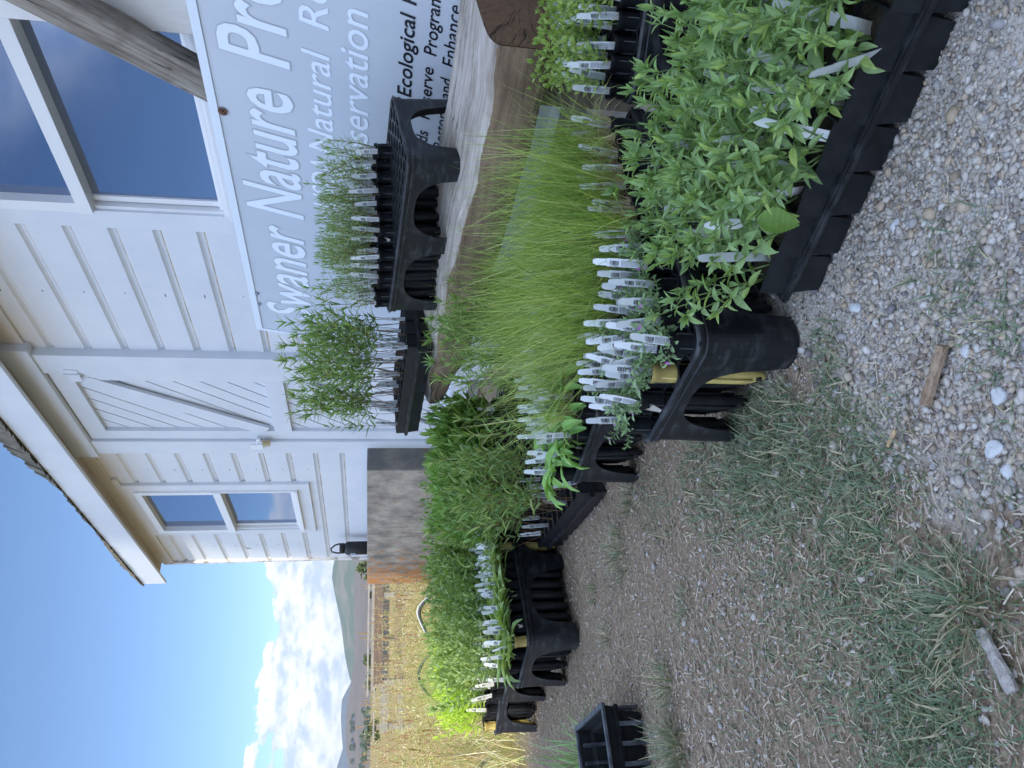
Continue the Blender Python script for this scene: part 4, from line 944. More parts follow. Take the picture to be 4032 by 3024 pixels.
for j in range(7):
    for i in range(14):
        hx, hy = hole(i, j); p = Matrix.Translation((hx, hy, .002)); lift = Matrix.Translation((0, 0, RP.uniform(0, .006)))
        # A: succulents at the near end, grass in the rest
        if i < 4 or (i == 4 and j < 3) or (i == 5 and j == 0): sp = 'sedum'
        else: sp = 'grass'
        yl = (j == 2 and i == 0)
        if sp == 'sedum': seedling(MA @ p @ lift, 'sedum', 'succulent in the yellow tube of the nearest rack' if yl else 'low purple flowered succulent in a black tube of the nearest rack', None if yl else 'succulent seedlings in the nearest rack', 'sedum', yellow=yl, scale=1.0 if j > 1 else 1.15)
        elif j > 1 or (j == 1 and i > 9): mass(MA @ p @ lift, 'grass', tagkey='grass', tagp=.4)
        else: seedling(MA @ p @ lift, 'grass', 'long fine bunchgrass in a black tube in the nearest rack', 'bunchgrass seedlings in the nearest rack', 'grass', tagp=.55 if j else .8, lean=.12)
        # D
        if i < 7:
            if j == 0 and i > 2: mass(MD @ p @ lift, 'grass', tagkey='grass')
            elif j == 0: seedling(MD @ p @ lift, 'grass', 'long fine bunchgrass in a black tube beside the strap leaved seedlings', 'bunchgrass seedlings in the rack with strap leaves', 'grass', tagp=.8, lean=.12)
            elif i > 4 or (i > 3 and j > 3): mass(MD @ p @ lift, 'strap', tagkey='strap', scale=.85, tagp=1)
            else: seedling(MD @ p @ lift, 'strap', 'strap leaved rosette in a black tube with a tall white tag', 'strap leaved seedlings left of the nearest rack', 'strap', tagrot=.5, scale=1.18 if i == 0 else .95)
        elif j > 3: mass(MD @ p, 'willow', scale=.7)
        else: mass(MD @ p, 'grass', scale=1.0)
        # F
        yl = (j == 0 and i in (0, 9, 12))
        if j < 2: seedling(MF @ p @ lift, 'spat', 'grey green rosette in a yellow tube beyond the flat tray' if yl else 'grey green rosette in a black tube with upright white tag', 'rosettes in yellow tubes' if yl else 'rosette seedlings in the rack with yellow tubes', yellow=yl, tagrot=.5)
        else: mass(MF @ p, 'bushy' if j > 3 else 'spat', scale=.85 if j > 3 else 1)
        mass(MF2 @ p, 'bushy', scale=1.02, tagp=.6)
        if (i + j) % 2 == 0 or j < 2: mass(MF3 @ p, 'bushy', scale=1.0, tagp=.5)
        # G
        yl = (i == 0 and j == 6)
        if i < 2: seedling(MG @ p @ lift, 'bright', 'leafy seedling in a yellow tube at the far left rack corner' if yl else 'sunlit yellow green leafy seedling in a black tube', None if yl else 'sunlit seedlings in the far left rack', tagp=.12, yellow=yl)
        elif i < 11: mass(MG @ p, 'bright' if i < 7 else 'grass', tagp=.1, scale=.95)
        if i < 6: mass(MG2 @ p, 'grass', tagp=.1, scale=.95)
        # B
        if i < 8 and j < 3: seedling(MB_ @ p @ lift, 'ovate', 'pale green round leaved seedling in a black tube beside the cut log end', 'round leaved seedlings in the right rack', 'ovate', tagrot=.2)
        elif i < 8: mass(MB_ @ p, 'ovate', tagkey='ovate', scale=.8)
        # K
        if i < 12: mass(MK @ p, 'broad', tagp=.3, scale=.86)
        # H : x runs toward the viewer here
        lim = 9.0 + j * .55
        if i <= 5.8 + j * .85 and j in (2, 3, 4) and i < 5 + j * .85: mass(MH @ p @ lift, 'rose', scale=.92)
        elif i <= 5.8 + j * .85: seedling(MH @ p @ lift, 'rose', 'narrow leaved seedling in a black tube in the rack on the log', 'narrow leaved seedlings in the rack on the log', 'other', tagrot=.25, scale=.92)

# ---- flat trays
def flat_tray(name, M, nx, ny, p, H_, label, yaw=7, rimz=.55, soil=True):
    r_ = empty(name, label, 'tray', M=M)
    mb = MB(); ms = MB(); zig = R(yaw)
    for i in range(nx):
        for j in range(ny):
            c = Vector(((i + .5) * p, (j + .5) * p, 0)); T = Matrix.Translation(c) @ Matrix.Rotation(zig, 4, 'Z'); a = p * .497; b = p * .40; t = .0018
            ring = lambda h, z: [T @ Vector((sx_ * h, sy_ * h, z)) for sx_, sy_ in ((-1, -1), (1, -1), (1, 1), (-1, 1))]
            o = ring(a, H_) + ring(a * .985, H_ * .62) + ring(b, 0) + ring(a - t, H_) + ring(b - t, .004)
            f = []
            for q in range(4):
                k = (q + 1) % 4; f += [(4 + q, 4 + k, k, q), (8 + q, 8 + k, 4 + k, 4 + q), (q, k, 12 + k, 12 + q), (12 + q, 12 + k, 16 + k, 16 + q)]
            f += [(8, 11, 10, 9)]; mb.add(o, f)
            if soil:
                g = 5; hs = a - t * 1.2; vs = [T @ Vector((-hs + 2 * hs * u / g, -hs + 2 * hs * v / g, H_ - .012 + RP.uniform(-.002, .003))) for v in range(g + 1) for u in range(g + 1)]
                ms.add(vs, [(v * (g + 1) + u, v * (g + 1) + u + 1, (v + 1) * (g + 1) + u + 1, (v + 1) * (g + 1) + u) for v in range(g) for u in range(g)])
    mb.build('pot_cells', plastic, r_)
    if soil: ms.build('soil', soil_m, r_, smooth=True)
    L, Wd = nx * p, ny * p; mb = MB(); z = H_ * rimz
    for k, (o0, z0, z1) in enumerate(((.006, z - .007, z - .003), (.0085, z - .003, z + .003), (.006, z + .003, z + .007))):
        e = o0 + .0; i_ = .004
        for a0, b0 in (((-e, -e), (L + e, i_)), ((-e, Wd - i_), (L + e, Wd + e)), ((-e, i_), (i_, Wd - i_)), ((L - i_, i_), (L + e, Wd - i_))):
            mb.box((a0[0], a0[1], z0), (b0[0], b0[1], z1))
    o = mb.build('rim', plastic_worn, r_)
    return r_
MC = basis((.141, 1.079, 0), (.70, -.714)); ny_c = 4
flat_tray('flat_tray', MC, 8, 4, .068, .098, 'foreground black flat tray crowded with grey green leafy seedlings')
tag_lab = 'grey green leafy seedling standing in the foreground flat tray'
for i in range(8):
    for j in range(4):
        for q in range(2):
            p = Matrix.Translation(((i + .5 + RP.uniform(-.30, .30)) * .068, (j + (.28 if j == 0 else .5) + RP.uniform(-.2, .25)) * .068, .086)) @ Matrix.Rotation(R(14 if j == 0 and q else 0), 4, 'X')
            seedling(MC @ p, 'sage', tag_lab, 'leafy seedlings in the foreground tray', tube=False, tagp=.85 if q == 0 else .35, scale=1.0, blank=True, tagrot=.45, lean=.14, tag_off=(.010, -.002, 0))
# two big toothed leaves near the tray's left end
def big_leaf(base, d, L, w, up, label):
    mb = MB(); base = Vector(base); d = Vector(d).normalized(); up = Vector(up); sd = d.cross(up).normalized(); nn = sd.cross(d); n = 22; vs = []; fs = []
    for j in range(n + 1):
        t = j / n; ww = w * .5 * math.sin(math.pi * min(1, .03 + t * .97) ** .8) * (1 + (.07 if j % 2 else -.04)); p = base + d * L * t - nn * (.25 * L * t * t)
        vs += [p - sd * ww + nn * ww * .35, p - sd * ww * .5 + nn * (ww * .12 + (.0008 if j % 3 else -.0008)), p, p + sd * ww * .5 + nn * (ww * .12 + (.0008 if j % 3 else -.0008)), p + sd * ww + nn * ww * .35]
    for j in range(n):
        for k in range(4): a = j * 5 + k; fs.append((a, a + 1, a + 6, a + 5))
    mb.add(vs, fs); mb.tube([base - d * .03 - nn * .0 + Vector((0, 0, -.04)), base, base + d * L * .5 - nn * (.0625 * L - .0006)], .0016, .0008, n=5, mi=1)
    o = mb.build('large_leaf', [leafs_big, stem_green], smooth=True); tag(o, label, 'leaf'); return o
leafs_big = mat('big_leaf_green', (.17, .31, .06), .5, (.23, .38, .09), 40, bump=.12, bscale=120, trans=.25)
big_leaf((.262, .995, .176), (-.20, -.32, -.55), .062, .032, (-.1, -.75, .6), 'upper of two large toothed leaves at the left end of the foreground tray')
big_leaf((.226, .965, .160), (-.06, -.25, -.52), .056, .035, (.1, -.85, .5), 'lower of two large toothed leaves at the left end of the foreground tray')
ME_ = basis((-.575, 2.66, 0), (.44, -.9))
flat_tray('flat_tray', ME_, 9, 4, .066, .09, 'black flat tray of tall willowy seedlings between the two racks on the left')
for i in range(9):
    for j in range(4):
        p = Matrix.Translation(((i + .5 + RP.uniform(-.2, .2)) * .066, (j + .5 + RP.uniform(-.2, .2)) * .066, .08))
        if j < 2: seedling(ME_ @ p, 'willow', 'tall willowy seedling with brown stems in the flat tray on the ground', 'willowy seedlings in the ground tray', tube=False, tagp=.55, scale=.90, tagrot=.6, lean=.10)
        elif (i + j) % 3: mass(ME_ @ p, 'willow', tube=False, scale=.92)
MI = basis((-.20, 3.09, .492), (.60, -.80), tilt_x=-.045, tilt_y=.05)
flat_tray('flat_tray', MI, 8, 4, .066, .088, 'black flat tray of tall willowy seedlings overhanging the far end of the log')
for i in range(8):
    for j in range(4):
        p = Matrix.Translation(((i + .5 + RP.uniform(-.2, .2)) * .066, (j + .5 + RP.uniform(-.2, .2)) * .066, .078))
        seedling(MI @ p, 'willow', 'tall willowy seedling with brown stems in the tray on the log', 'willowy seedlings in the tray on the log', tube=False, tagp=.6, scale=.98, tagrot=.5, lean=.09)
# empty tray, lower left
MJ = basis((-.79, 1.83, 0), (-.57, .82))
jr = empty('empty_tray', 'empty black tray with a scuffed pale rim at the lower left', 'tray', M=MJ)
def jtray():
    L, Wd, Hj = .29, .54, .095; mb = MB(); n = 0
    def loop(i, z): return [(i, i, z), (L - i, i, z), (L - i, Wd - i, z), (i, Wd - i, z)]
    rings = [loop(.018, 0), loop(.012, Hj * .62), loop(.0, Hj * .66), loop(-.002, Hj * .74), loop(.004, Hj * .76), loop(0, Hj), loop(-.004, Hj), loop(-.004, Hj + .003), loop(.004, Hj + .003), loop(.008, Hj * .7), loop(.016, Hj * .6), loop(.022, .004)]
    vs = [p for r_ in rings for p in r_]; fs = []
    for a in range(len(rings) - 1):
        for q in range(4): k = (q + 1) % 4; fs.append((a * 4 + q, a * 4 + k, a * 4 + 4 + k, a * 4 + 4 + q))
    e = (len(rings) - 1) * 4; fs.append((e, e + 1, e + 2, e + 3)); fs.append((3, 2, 1, 0)); mb.add(vs, fs); return mb
jtray().build('body', mat('matt_black_plastic', (.006, .007, .008), .75, (.012, .013, .015), 40, spec=.2), jr)
mb = MB(); L, Wd, Hj = .29, .54, .0985
for a, b in (((-.006, -.006), (L + .006, .006)), ((-.006, Wd - .006), (L + .006, Wd + .006)), ((-.006, .006), (.006, Wd - .006)), ((L - .006, .006), (L + .006, Wd - .006))): mb.box((a[0], a[1], Hj), (b[0], b[1], Hj + .006))
for k in range(1, 12): mb.box((.02, k * Wd / 12 - .004, .005), (L - .02, k * Wd / 12 + .004, .022)); mb.box((-.0035, k * Wd / 12 - .005, .0), (.004, k * Wd / 12 + .005, .066)); mb.box((L - .024, k * Wd / 12 - .004, .02), (L - .006, k * Wd / 12 + .004, .090))
for k in range(1, 7): mb.box((k * L / 7 - .005, -.0035, .0), (k * L / 7 + .005, .004, .066)); mb.box((k * L / 7 - .004, Wd - .024, .02), (k * L / 7 + .004, Wd - .006, .090))
mb.build('rim', mat('scuffed_rim', (.012, .014, .017), .5, (.10, .11, .13), 30), jr)

# ---- merged remainder of the seedlings
def mesh_arrays(me):
    v = np.empty(len(me.vertices) * 3, np.float32); me.vertices.foreach_get('co', v); v = v.reshape(-1, 3)
    me.calc_loop_triangles(); t = np.empty(len(me.loop_triangles) * 3, np.int32); me.loop_triangles.foreach_get('vertices', t)
    mi = np.empty(len(me.loop_triangles), np.int32); me.loop_triangles.foreach_get('material_index', mi)
    return v, t.reshape(-1, 3), mi
def merge(name, items):
    cache = {}; V = []; F = []; MI_ = []; mats = []; off = 0
    for me, M in items:
        if me.name not in cache:
            idx = []
            for mm in me.materials:
                if mm not in mats: mats.append(mm)
                idx.append(mats.index(mm))
            v, t, mi = mesh_arrays(me); cache[me.name] = (v, t, np.array(idx, np.int32)[mi])
        v, t, mi = cache[me.name]; A = np.array(M, np.float32); V.append(v @ A[:3, :3].T + A[:3, 3]); F.append(t + off); MI_.append(mi); off += len(v)
    return ob(name, np_mesh(name, np.concatenate(V), np.concatenate(F), mats, np.concatenate(MI_)))
items = [(RP.choice(FOL[sp]), M) for sp, Ms in MASS.items() for M in Ms] + MT
tag(merge('seedling_mass', items), kind='stuff')
# ------------------------------------------------------------------ loose ground cover
def zone_k(x, y): return x - .28 * y
def ico():
    bm = bmesh.new(); bmesh.ops.create_icosphere(bm, subdivisions=1, radius=1); r_ = random.Random(4)
    for v in bm.verts: v.co *= r_.uniform(.8, 1.15)
    v = [tuple(q.co) for q in bm.verts]; f = [tuple(q.index for q in p.verts) for p in bm.faces]; bm.free(); return v, f
IV, IF = ico()
peb_m = mat('pebbles', (.85, .85, .85), .8, (1.1, 1.1, 1.1), 300, island=[(.22, .18, .14), (.35, .32, .29), (.44, .40, .36), (.40, .31, .22), (.48, .45, .41), (.29, .28, .28), (.43, .35, .27), (.53, .51, .48), (.27, .21, .15), (.17, .16, .17)], bump=.2, bscale=500)
def vmicro(x, y): return 0.006 * np.sin(3.1 * x + 1.2) * np.cos(2.7 * y) + .003 * np.sin(11 * x + 3 * y) * np.cos(9 * y - 4 * x)
def pebbles(n, xr, yr, s0, s1, keep, near=1.0):
    # denser toward the viewer
    x = rng.uniform(*xr, n); u = rng.random(n); y = yr[0] + (yr[1] - yr[0]) * u ** near
    k = keep(x, y); x, y = x[k], y[k]; s = s0 + (s1 - s0) * rng.random(len(x)) ** 3.2
    scl = s[:, None] * np.stack([rng.uniform(.7, 1.3, len(x)), rng.uniform(.6, 1.1, len(x)), rng.uniform(.35, .75, len(x))], -1)
    z = s * rng.uniform(.0, .45, len(x)) + vmicro(x, y); return np.stack([x, y, z], -1), scl
def gravelly(x, y):
    k = x - .28 * y + .10 * np.sin(7 * x + 3) * np.cos(6 * y); return rng.random(len(x)) < np.clip((k + .40) / .20, .10, 1)
sets = [pebbles(80000, (-.5, .75), (.45, 1.45), .0009, .0052, gravelly, 1.2), pebbles(3600, (-.75, .72), (.45, 1.6), .004, .0105, gravelly, 1.2), pebbles(15000, (-1.7, .5), (1.2, 3.6), .0018, .0060, lambda x, y: x < .3, 1.2), pebbles(900, (-1.6, .5), (.5, 3.4), .004, .0115, lambda x, y: x < .5, 1.2), pebbles(9500, (-.22, .34), (.5, 1.0), .0018, .0078, lambda x, y: rng.random(len(x)) < np.clip((x - .3 * y + .42) / .15, 0, 1), 1.0)]
pos = np.concatenate([s[0] for s in sets]); scl = np.concatenate([s[1] for s in sets])
o = ob('loose_gravel', scatter('loose_gravel', IV, IF, pos, scl, .5, [peb_m], smooth=True)); tag(o, kind='stuff')
# straw and mulch litter
sv = [(-.5, -.5, 0), (0, -.5, .12), (.5, -.5, 0), (.5, .5, 0), (0, .5, .12), (-.5, .5, 0)]; sf = [(0, 1, 4, 5), (1, 2, 3, 4)]
straw_m = mat('straw_litter', (.9, .9, .9), .8, (1.1, 1.1, 1.1), 60, island=[(.38, .31, .23), (.50, .43, .34), (.22, .16, .11), (.60, .53, .43), (.10, .075, .05), (.42, .34, .26), (.14, .10, .07)])
n = 36000; x = rng.uniform(-1.8, .35, n); y = .5 + 3.0 * rng.random(n) ** 1.25; k = (x - .28 * y + .1 * np.sin(5 * y)) < rng.normal(-.32, .14, n); x, y = x[k], y[k]; n = len(x)
L = rng.uniform(.006, .024, n) * np.where(rng.random(n) < .05, 2.2, 1); o = ob('straw_litter', scatter('straw_litter', sv, sf, np.stack([x, y, rng.uniform(.002, .007, n) + vmicro(x, y)], -1), np.stack([L, rng.uniform(.0007, .0022, n), np.full(n, .004)], -1), .22, [straw_m])); tag(o, kind='stuff')
# short grass
turf_m = leafm('turf_blade', [(.06, .105, .055), (.09, .145, .075), (.12, .17, .10), (.055, .10, .045), (.14, .17, .09), (.34, .29, .18), (.08, .13, .05)], .15)
def turf(name, patches, hmul=1.0, sd=3, wmul=1.0):
    r_ = random.Random(sd); mb = MB()
    for (cx, cy, rx, ry, n, h) in patches:
        for i in range(n):
            a = r_.uniform(0, 6.28); q = r_.random() ** .6; x = cx + rx * q * math.cos(a); y = cy + ry * q * math.sin(a); b = r_.uniform(0, 6.28); t = r_.uniform(.15, 1.9)
            mb.blade((x, y, micro(x, y)), (math.cos(b) * t, math.sin(b) * t, 1), h * r_.uniform(.4, 1.2), r_.uniform(.0012, .0030) * wmul, r_.uniform(.1, 1.3), nseg=3, side=(-math.sin(b), math.cos(b), 0))
    return tag(mb.build(name, turf_m), kind='stuff')
turf('short_grass', [(-.12, 1.22, .13, .16, 1500, .048), (-.13, 1.00, .12, .10, 700, .036), (-.20, 1.45, .12, .16, 650, .042), (-.28, 1.75, .10, .14, 220, .035), (-.16, .93, .18, .10, 520, .030), (.02, 1.05, .09, .05, 240, .035),
    (-.33, .98, .16, .12, 420, .026), (-.30, .82, .12, .08, 420, .030), (-.42, .86, .16, .10, 520, .034), (-.50, .78, .14, .10, 620, .040), (-.25, 1.15, .2, .2, 500, .024), (-.45, 1.2, .25, .3, 700, .022), (-.30, 1.0, .2, .25, 600, .026), (-.42, .82, .14, .09, 500, .034), (.13, .80, .09, .07, 120, .04), (.05, .72, .06, .05, 90, .035)])
turf('sparse_grass', [(-.9, 1.6, .6, .7, 700, .025), (-.6, .95, .4, .4, 900, .024), (-.35, .70, .35, .12, 500, .032)], sd=9)
tuft_m = leafm('tuft_blade', [(.08, .13, .075), (.12, .17, .10), (.06, .11, .055), (.34, .28, .18), (.24, .22, .13)], .2)
def tuft(x, y, rad, n, h, label, flat=1.0, seed=0, M=tuft_m, w=.0022):
    r_ = random.Random(seed + int(x * 100)); mb = MB()
    for i in range(n):
        a = r_.uniform(0, 6.28); q = rad * .75 * r_.random() ** .7; t = abs(r_.gauss(.2, .9)) * flat; b0 = a; a = a + r_.gauss(0, .7)
        mb.blade((q * math.cos(b0), q * math.sin(b0), -.003), (math.cos(a) * t, math.sin(a) * t, 1), h * r_.uniform(.35, 1.15), w * r_.uniform(.5, 1.3), abs(r_.gauss(.3, .9)), nseg=5, side=(-math.sin(a), math.cos(a), 0))
    o = mb.build('grass_tuft', M); o.location = (x, y, micro(x, y)); tag(o, label, 'grass tuft', 'grass tufts on the gravel')
for a in ((-.245, .775, .075, 300, .060, 'large wiry grass tuft beside the grey wood chip in the foreground', 1.1, 1),
          (-.46, 2.02, .10, 190, .075, 'pale wiry grass tuft on bare gravel in front of the willowy tray', 1.2, 2),
          (-.68, 1.66, .07, 150, .070, 'wiry grass tuft on mulch halfway to the empty tray', 1.2, 3),
          (-.47, 1.56, .05, 90, .050, 'small green grass tuft right of the empty tray', 1.2, 4),
          (-.80, 1.60, .06, 260, .10, 'bushy grass tuft against the near side of the empty tray', 1.2, 5),
          (-.64, 2.27, .05, 70, .045, 'small pale grass tuft in front of the rack with yellow tubes', 1.2, 6),
          (-.72, 2.12, .05, 80, .045, 'small grass tuft in the mulch near the rack with yellow tubes', 1.2, 7),
          (-.30, 1.93, .05, 120, .05, 'dark grass tuft at the corner of the rack with strap leaves', 1.0, 8)):
    tuft(*a[:5], a[5], a[6], a[7])
for a in ((-1.10, 2.20, .10, 70, .24, 'tall coarse grass behind the empty tray', .45, 11), (-1.28, 2.42, .10, 60, .22, 'tall coarse grass left of the sunlit rack', .5, 12), (-1.18, 1.98, .08, 55, .20, 'tall coarse grass beside the rim of the empty tray', .5, 13)):
    tuft(*a[:5], a[5], a[6], a[7], M=leafm('coarse_blade_%d' % a[7], [(.10, .20, .06), (.15, .28, .08), (.20, .30, .14)], .3), w=.0052)
# wood chips and larger stones
def chip(pts, w, h, label, M, seed):
    r_ = random.Random(seed); a, b = Vector(pts[0]), Vector(pts[1]); d = (b - a); L = d.length; d.normalize(); s = Vector((-d.y, d.x, 0)); mb = MB(); n = 14; K = 8
    for j in range(n + 1):
        t = j / n; wj = w * (1 + .12 * math.sin(t * 7 + seed)) * (1 if .06 < t < .94 else .72)
        for i in range(K):
            q = 2 * math.pi * i / K + .39; cxx, czz = math.cos(q), math.sin(q); e = .55
            mb.v.append(tuple(a + d * L * t + s * (math.copysign(abs(cxx) ** e, cxx) * wj / 2 + r_.uniform(-.0007, .0007)) + Vector((0, 0, h / 2 + math.copysign(abs(czz) ** e, czz) * h / 2 + r_.uniform(-.0005, .0005)))))
    mb.f = [(j * K + i, j * K + (i + 1) % K, (j + 1) * K + (i + 1) % K, (j + 1) * K + i) for j in range(n) for i in range(K)] + [tuple(range(K))[::-1], tuple(n * K + i for i in range(K))]; mb.m = [0] * len(mb.f)
    tag(mb.build('wood_chip', M), label, 'wood chip')
chip_a = mat('brown_chip', (.20, .13, .08), .9, (.36, .27, .19), 60, bump=.7, bscale=120); chip_b = mat('grey_chip', (.24, .22, .20), .9, (.40, .37, .34), 60, bump=.7, bscale=120)
chip([(-.018, .828, .004), (.052, .800, .004)], .013, .012, 'brown squared wood chip lying on the foreground gravel', chip_a, 1)
chip([(-.262, .738, .006), (-.312, .693, .006)], .016, .007, 'grey split wood chip lying beside the wiry grass tuft', chip_b, 2)
chip([(-.075, .905, .002), (-.052, .890, .002)], .005, .003, 'small tan wood splinter on the gravel near the turf', mat('tan_chip', (.45, .32, .18), .8), 3)
def stone(x, y, s, label, seed, col):
    bm = bmesh.new(); bmesh.ops.create_icosphere(bm, subdivisions=3, radius=1); r_ = random.Random(seed); ph = [r_.uniform(0, 6) for _ in range(6)]
    for v in bm.verts:
        c = v.co; k = 1 + .10 * math.sin(3 * c.x + ph[0]) + .10 * math.sin(3.3 * c.y + ph[1]) + .07 * math.sin(5 * c.z + ph[2]) + .05 * math.sin(7 * c.x + ph[3] + c.y * 4)
        v.co = Vector((c.x * s[0] * k, c.y * s[1] * k, c.z * s[2] * k))
    me = bpy.data.meshes.new('stone'); bm.to_mesh(me); bm.free(); me.polygons.foreach_set('use_smooth', [True] * len(me.polygons)); me.materials.append(col)
    o = ob('stone', me, loc=(x, y, s[2] * .5 + micro(x, y)), rot=(0, 0, r_.uniform(0, 3))); tag(o, label, 'stone')
sg1 = mat('pale_stone', (.44, .45, .47), .8, (.56, .57, .58), 60, bump=.3, bscale=150); sg2 = mat('tan_stone', (.38, .30, .23), .8, (.50, .44, .37), 60, bump=.3, bscale=150)
for a in ((-.005, .722, (.011, .009, .006), 'round pale stone near the right corner of the gravel foreground', 1, sg1), (-.062, .728, (.012, .009, .006), 'angular grey stone below the round pale one in the foreground gravel', 2, sg1), (-.085, .712, (.009, .007, .005), 'small pale stone at the edge of the foreground gravel', 3, sg1),
          (.215, .905, (.010, .007, .005), 'flat grey stone beside the foreground tray pots', 4, sg1), (.145, 1.0, (.010, .007, .006), 'tan stone at the left foot of the foreground tray', 5, sg2), (.115, .985, (.011, .007, .006), 'whitish stone at the left foot of the foreground tray', 6, sg1), (.085, .845, (.010, .006, .006), 'tan stone right of the brown wood chip', 7, sg2), (.045, .775, (.009, .006, .005), 'grey stone just right of the brown wood chip end', 8, sg1)):
    stone(*a)

# ------------------------------------------------------------------ field: weeds, hoses, fences, trees, houses
weed_leaf = leafm('dry_weed_leaf', [(.42, .37, .16), (.50, .39, .23), (.32, .36, .11), (.60, .56, .42), (.46, .30, .18), (.38, .41, .13), (.22, .26, .08), (.30, .20, .11)], .35)
weed_stem = mat('dry_weed_stem', (.50, .36, .20), .8, (.60, .48, .32), 20); weed_seed = mat('brown_seed_spike', (.22, .14, .075), .9, (.34, .24, .13), 200)
def weeds():
    mb = MB(); r_ = random.Random(8)
    def near_block(x, y): return False
    for i in range(950):
        az = R(r_.uniform(-29, -9.5)); d = 4.3 + 6.5 * r_.random() ** .8; x, y = d * math.sin(az), d * math.cos(az)
        if x > -1.25 - (y - 4.3) * .20: continue
        z0 = gz(x, y); lim = CAM_H - z0
        h = min(lim * r_.uniform(.36, .84) + r_.gauss(0, .03), 1.3); 
        if d > 6 and r_.random() < .16: h = lim * r_.uniform(.85, 1.12)
        pts = [Vector((x, y, z0))]; dd = Vector((r_.gauss(0, .10), r_.gauss(0, .10), 1)).normalized(); k = 9
        for q in range(k):
            dd = (dd + Vector((r_.gauss(0, .04), r_.gauss(0, .04), 0))).normalized(); pts.append(pts[-1] + dd * h / k)
        mb.tube(pts, .0026, .0010, n=3, mi=1)
        for q in range(2, k):
            for e in range(6):
                a = r_.uniform(0, 6.28); p = pts[q] + (pts[min(q + 1, k)] - pts[q]) * r_.random()
                mb.leaf(p, (math.cos(a), math.sin(a), r_.uniform(-.2, .9)), r_.uniform(.018, .05), r_.uniform(.006, .014), bend=r_.uniform(0, 1), nseg=2)
        if r_.random() < .32:
            L = r_.uniform(.03, .09); s_ = [pts[-1] + dd * (L * t / 5) for t in range(6)]
            for q in range(5): mb.leaf(s_[q], dd + Vector((r_.gauss(0, .3), r_.gauss(0, .3), 0)), L * .35, .014, bend=.1, nseg=2, mi=2)
            mb.tube(s_, .005, .002, n=4, mi=2)
    for i in range(9000):
        az = R(r_.uniform(-29, -9)); d = 3.6 + 9 * r_.random() ** 1.1; x, y = d * math.sin(az), d * math.cos(az)
        if x > -1.45 - (y - 3.6) * .16: continue
        a = r_.uniform(0, 6.28); t = r_.uniform(0, .7); mb.blade((x, y, gz(x, y)), (math.cos(a) * t, math.sin(a) * t, 1), r_.uniform(.10, .42), r_.uniform(.003, .006), r_.uniform(.2, 1.6), nseg=3, mi=0, side=(math.cos(a + 1.3), math.sin(a + 1.3), 0))
    return tag(mb.build('dry_weeds', [weed_leaf, weed_stem, weed_seed]), kind='stuff')
weeds()
hose_m = mat('hose', (.02, .025, .03), .4); hose_w = mat('pale_hose', (.62, .66, .70), .4)
def hose(pts, label, M, r_=.008):
    q = []
    P_ = [Vector(p) for p in pts]
    for i in range(len(P_) - 1):
        a, b, c, d = P_[max(0, i - 1)], P_[i], P_[i + 1], P_[min(len(P_) - 1, i + 2)]
        for k in range(8):
            t = k / 8; q.append(.5 * ((2 * b) + (c - a) * t + (2 * a - 5 * b + 4 * c - d) * t * t + (3 * b - a - 3 * c + d) * t ** 3))
    q.append(P_[-1]); mb = MB(); mb.tube(q, r_, n=8, cap=True); mb.v = [(a, b, c) for a, b, c in mb.v]
    tag(mb.build('water_hose', M, smooth=True), label, 'hose')
hose([(-1.10, 4.45, .0), (-1.17, 4.45, .22), (-1.29, 4.45, .385), (-1.42, 4.45, .36), (-1.55, 4.45, .27), (-1.60, 4.45, .0)], 'arched dark and pale hose rising above the plants nearest the concrete footing', hose_m)
hose([(-1.10, 4.47, .012), (-1.175, 4.47, .232), (-1.292, 4.47, .398), (-1.42, 4.47, .372), (-1.545, 4.47, .285)], 'pale twin hose lying along the arched dark hose nearest the footing', hose_w, .0035)
hose([(-1.50, 4.3, .0), (-1.50, 4.3, .30), (-1.59, 4.3, .395), (-1.68, 4.3, .385), (-1.77, 4.3, .29), (-1.80, 4.3, .0)], 'second arched hose, behind the sunlit seedlings', hose_m)
hose([(-1.95, 4.0, .02), (-2.02, 4.0, .10), (-2.15, 4.0, .16), (-2.4, 4.0, .18)], 'low dark hose at the left edge beyond the sunlit rack', hose_m)
f_light = mat('bleached_board', (.17, .165, .15), .9, (.25, .24, .22), 5, stretch=(.3, 1, 4), bump=.3); f_dark = mat('shaded_brown_board', (.10, .072, .058), .9, (.15, .11, .085), 5, stretch=(.3, 1, 4)); f_cap = mat('silver_cap', (.20, .19, .18), .8, (.27, .26, .25), 6)  # brown planks: the nearer fence's shaded side is put into their dark colour
def fence(label, x0, x1, y, boards, posts, capz, mcap):
    r_ = empty('board_fence', label, 'fence', (x1, y, gz(x1, y)), group='board fences across the field'); M = Matrix.Translation((-x1, -y, -gz(x1, y)))
    for (a, b, xa, xb, m_) in boards:
        mb = MB(); mb.box((xa, y - .02, a), (xb, y + .02, b), 0, M); mb.build('board', m_, r_)
    for px in posts:
        mb = MB(); mb.box((px - .07, y + .021, gz(px, y) - .2), (px + .07, y + .16, capz - .04), 0, M); mb.build('post', f_light, r_)
    mb = MB(); mb.box((x0, y - .10, capz - .04), (x1, y + .14, capz), 0, M); mb.build('top_cap', mcap, r_)
fence('bleached board fence reaching farther left across the field', -9.2, -2.5, 20, [(.22, .42, -9.0, -2.5, f_light), (-.18, -.02, -9.0, -2.5, f_light)], [-8.85, -6.6, -4.4], .60, f_cap)
mbx = fence('nearer fence of brown planks with shade in their colour, beside the concrete footing', -7.6, -2.5, 19, [(.40, .60, -7.35, -2.5, f_dark), (-.06, .10, -7.2, -2.5, f_dark), (.60, .665, -7.5, -2.5, f_cap)], [-7.35, -5.2, -3.0], .76, f_cap)
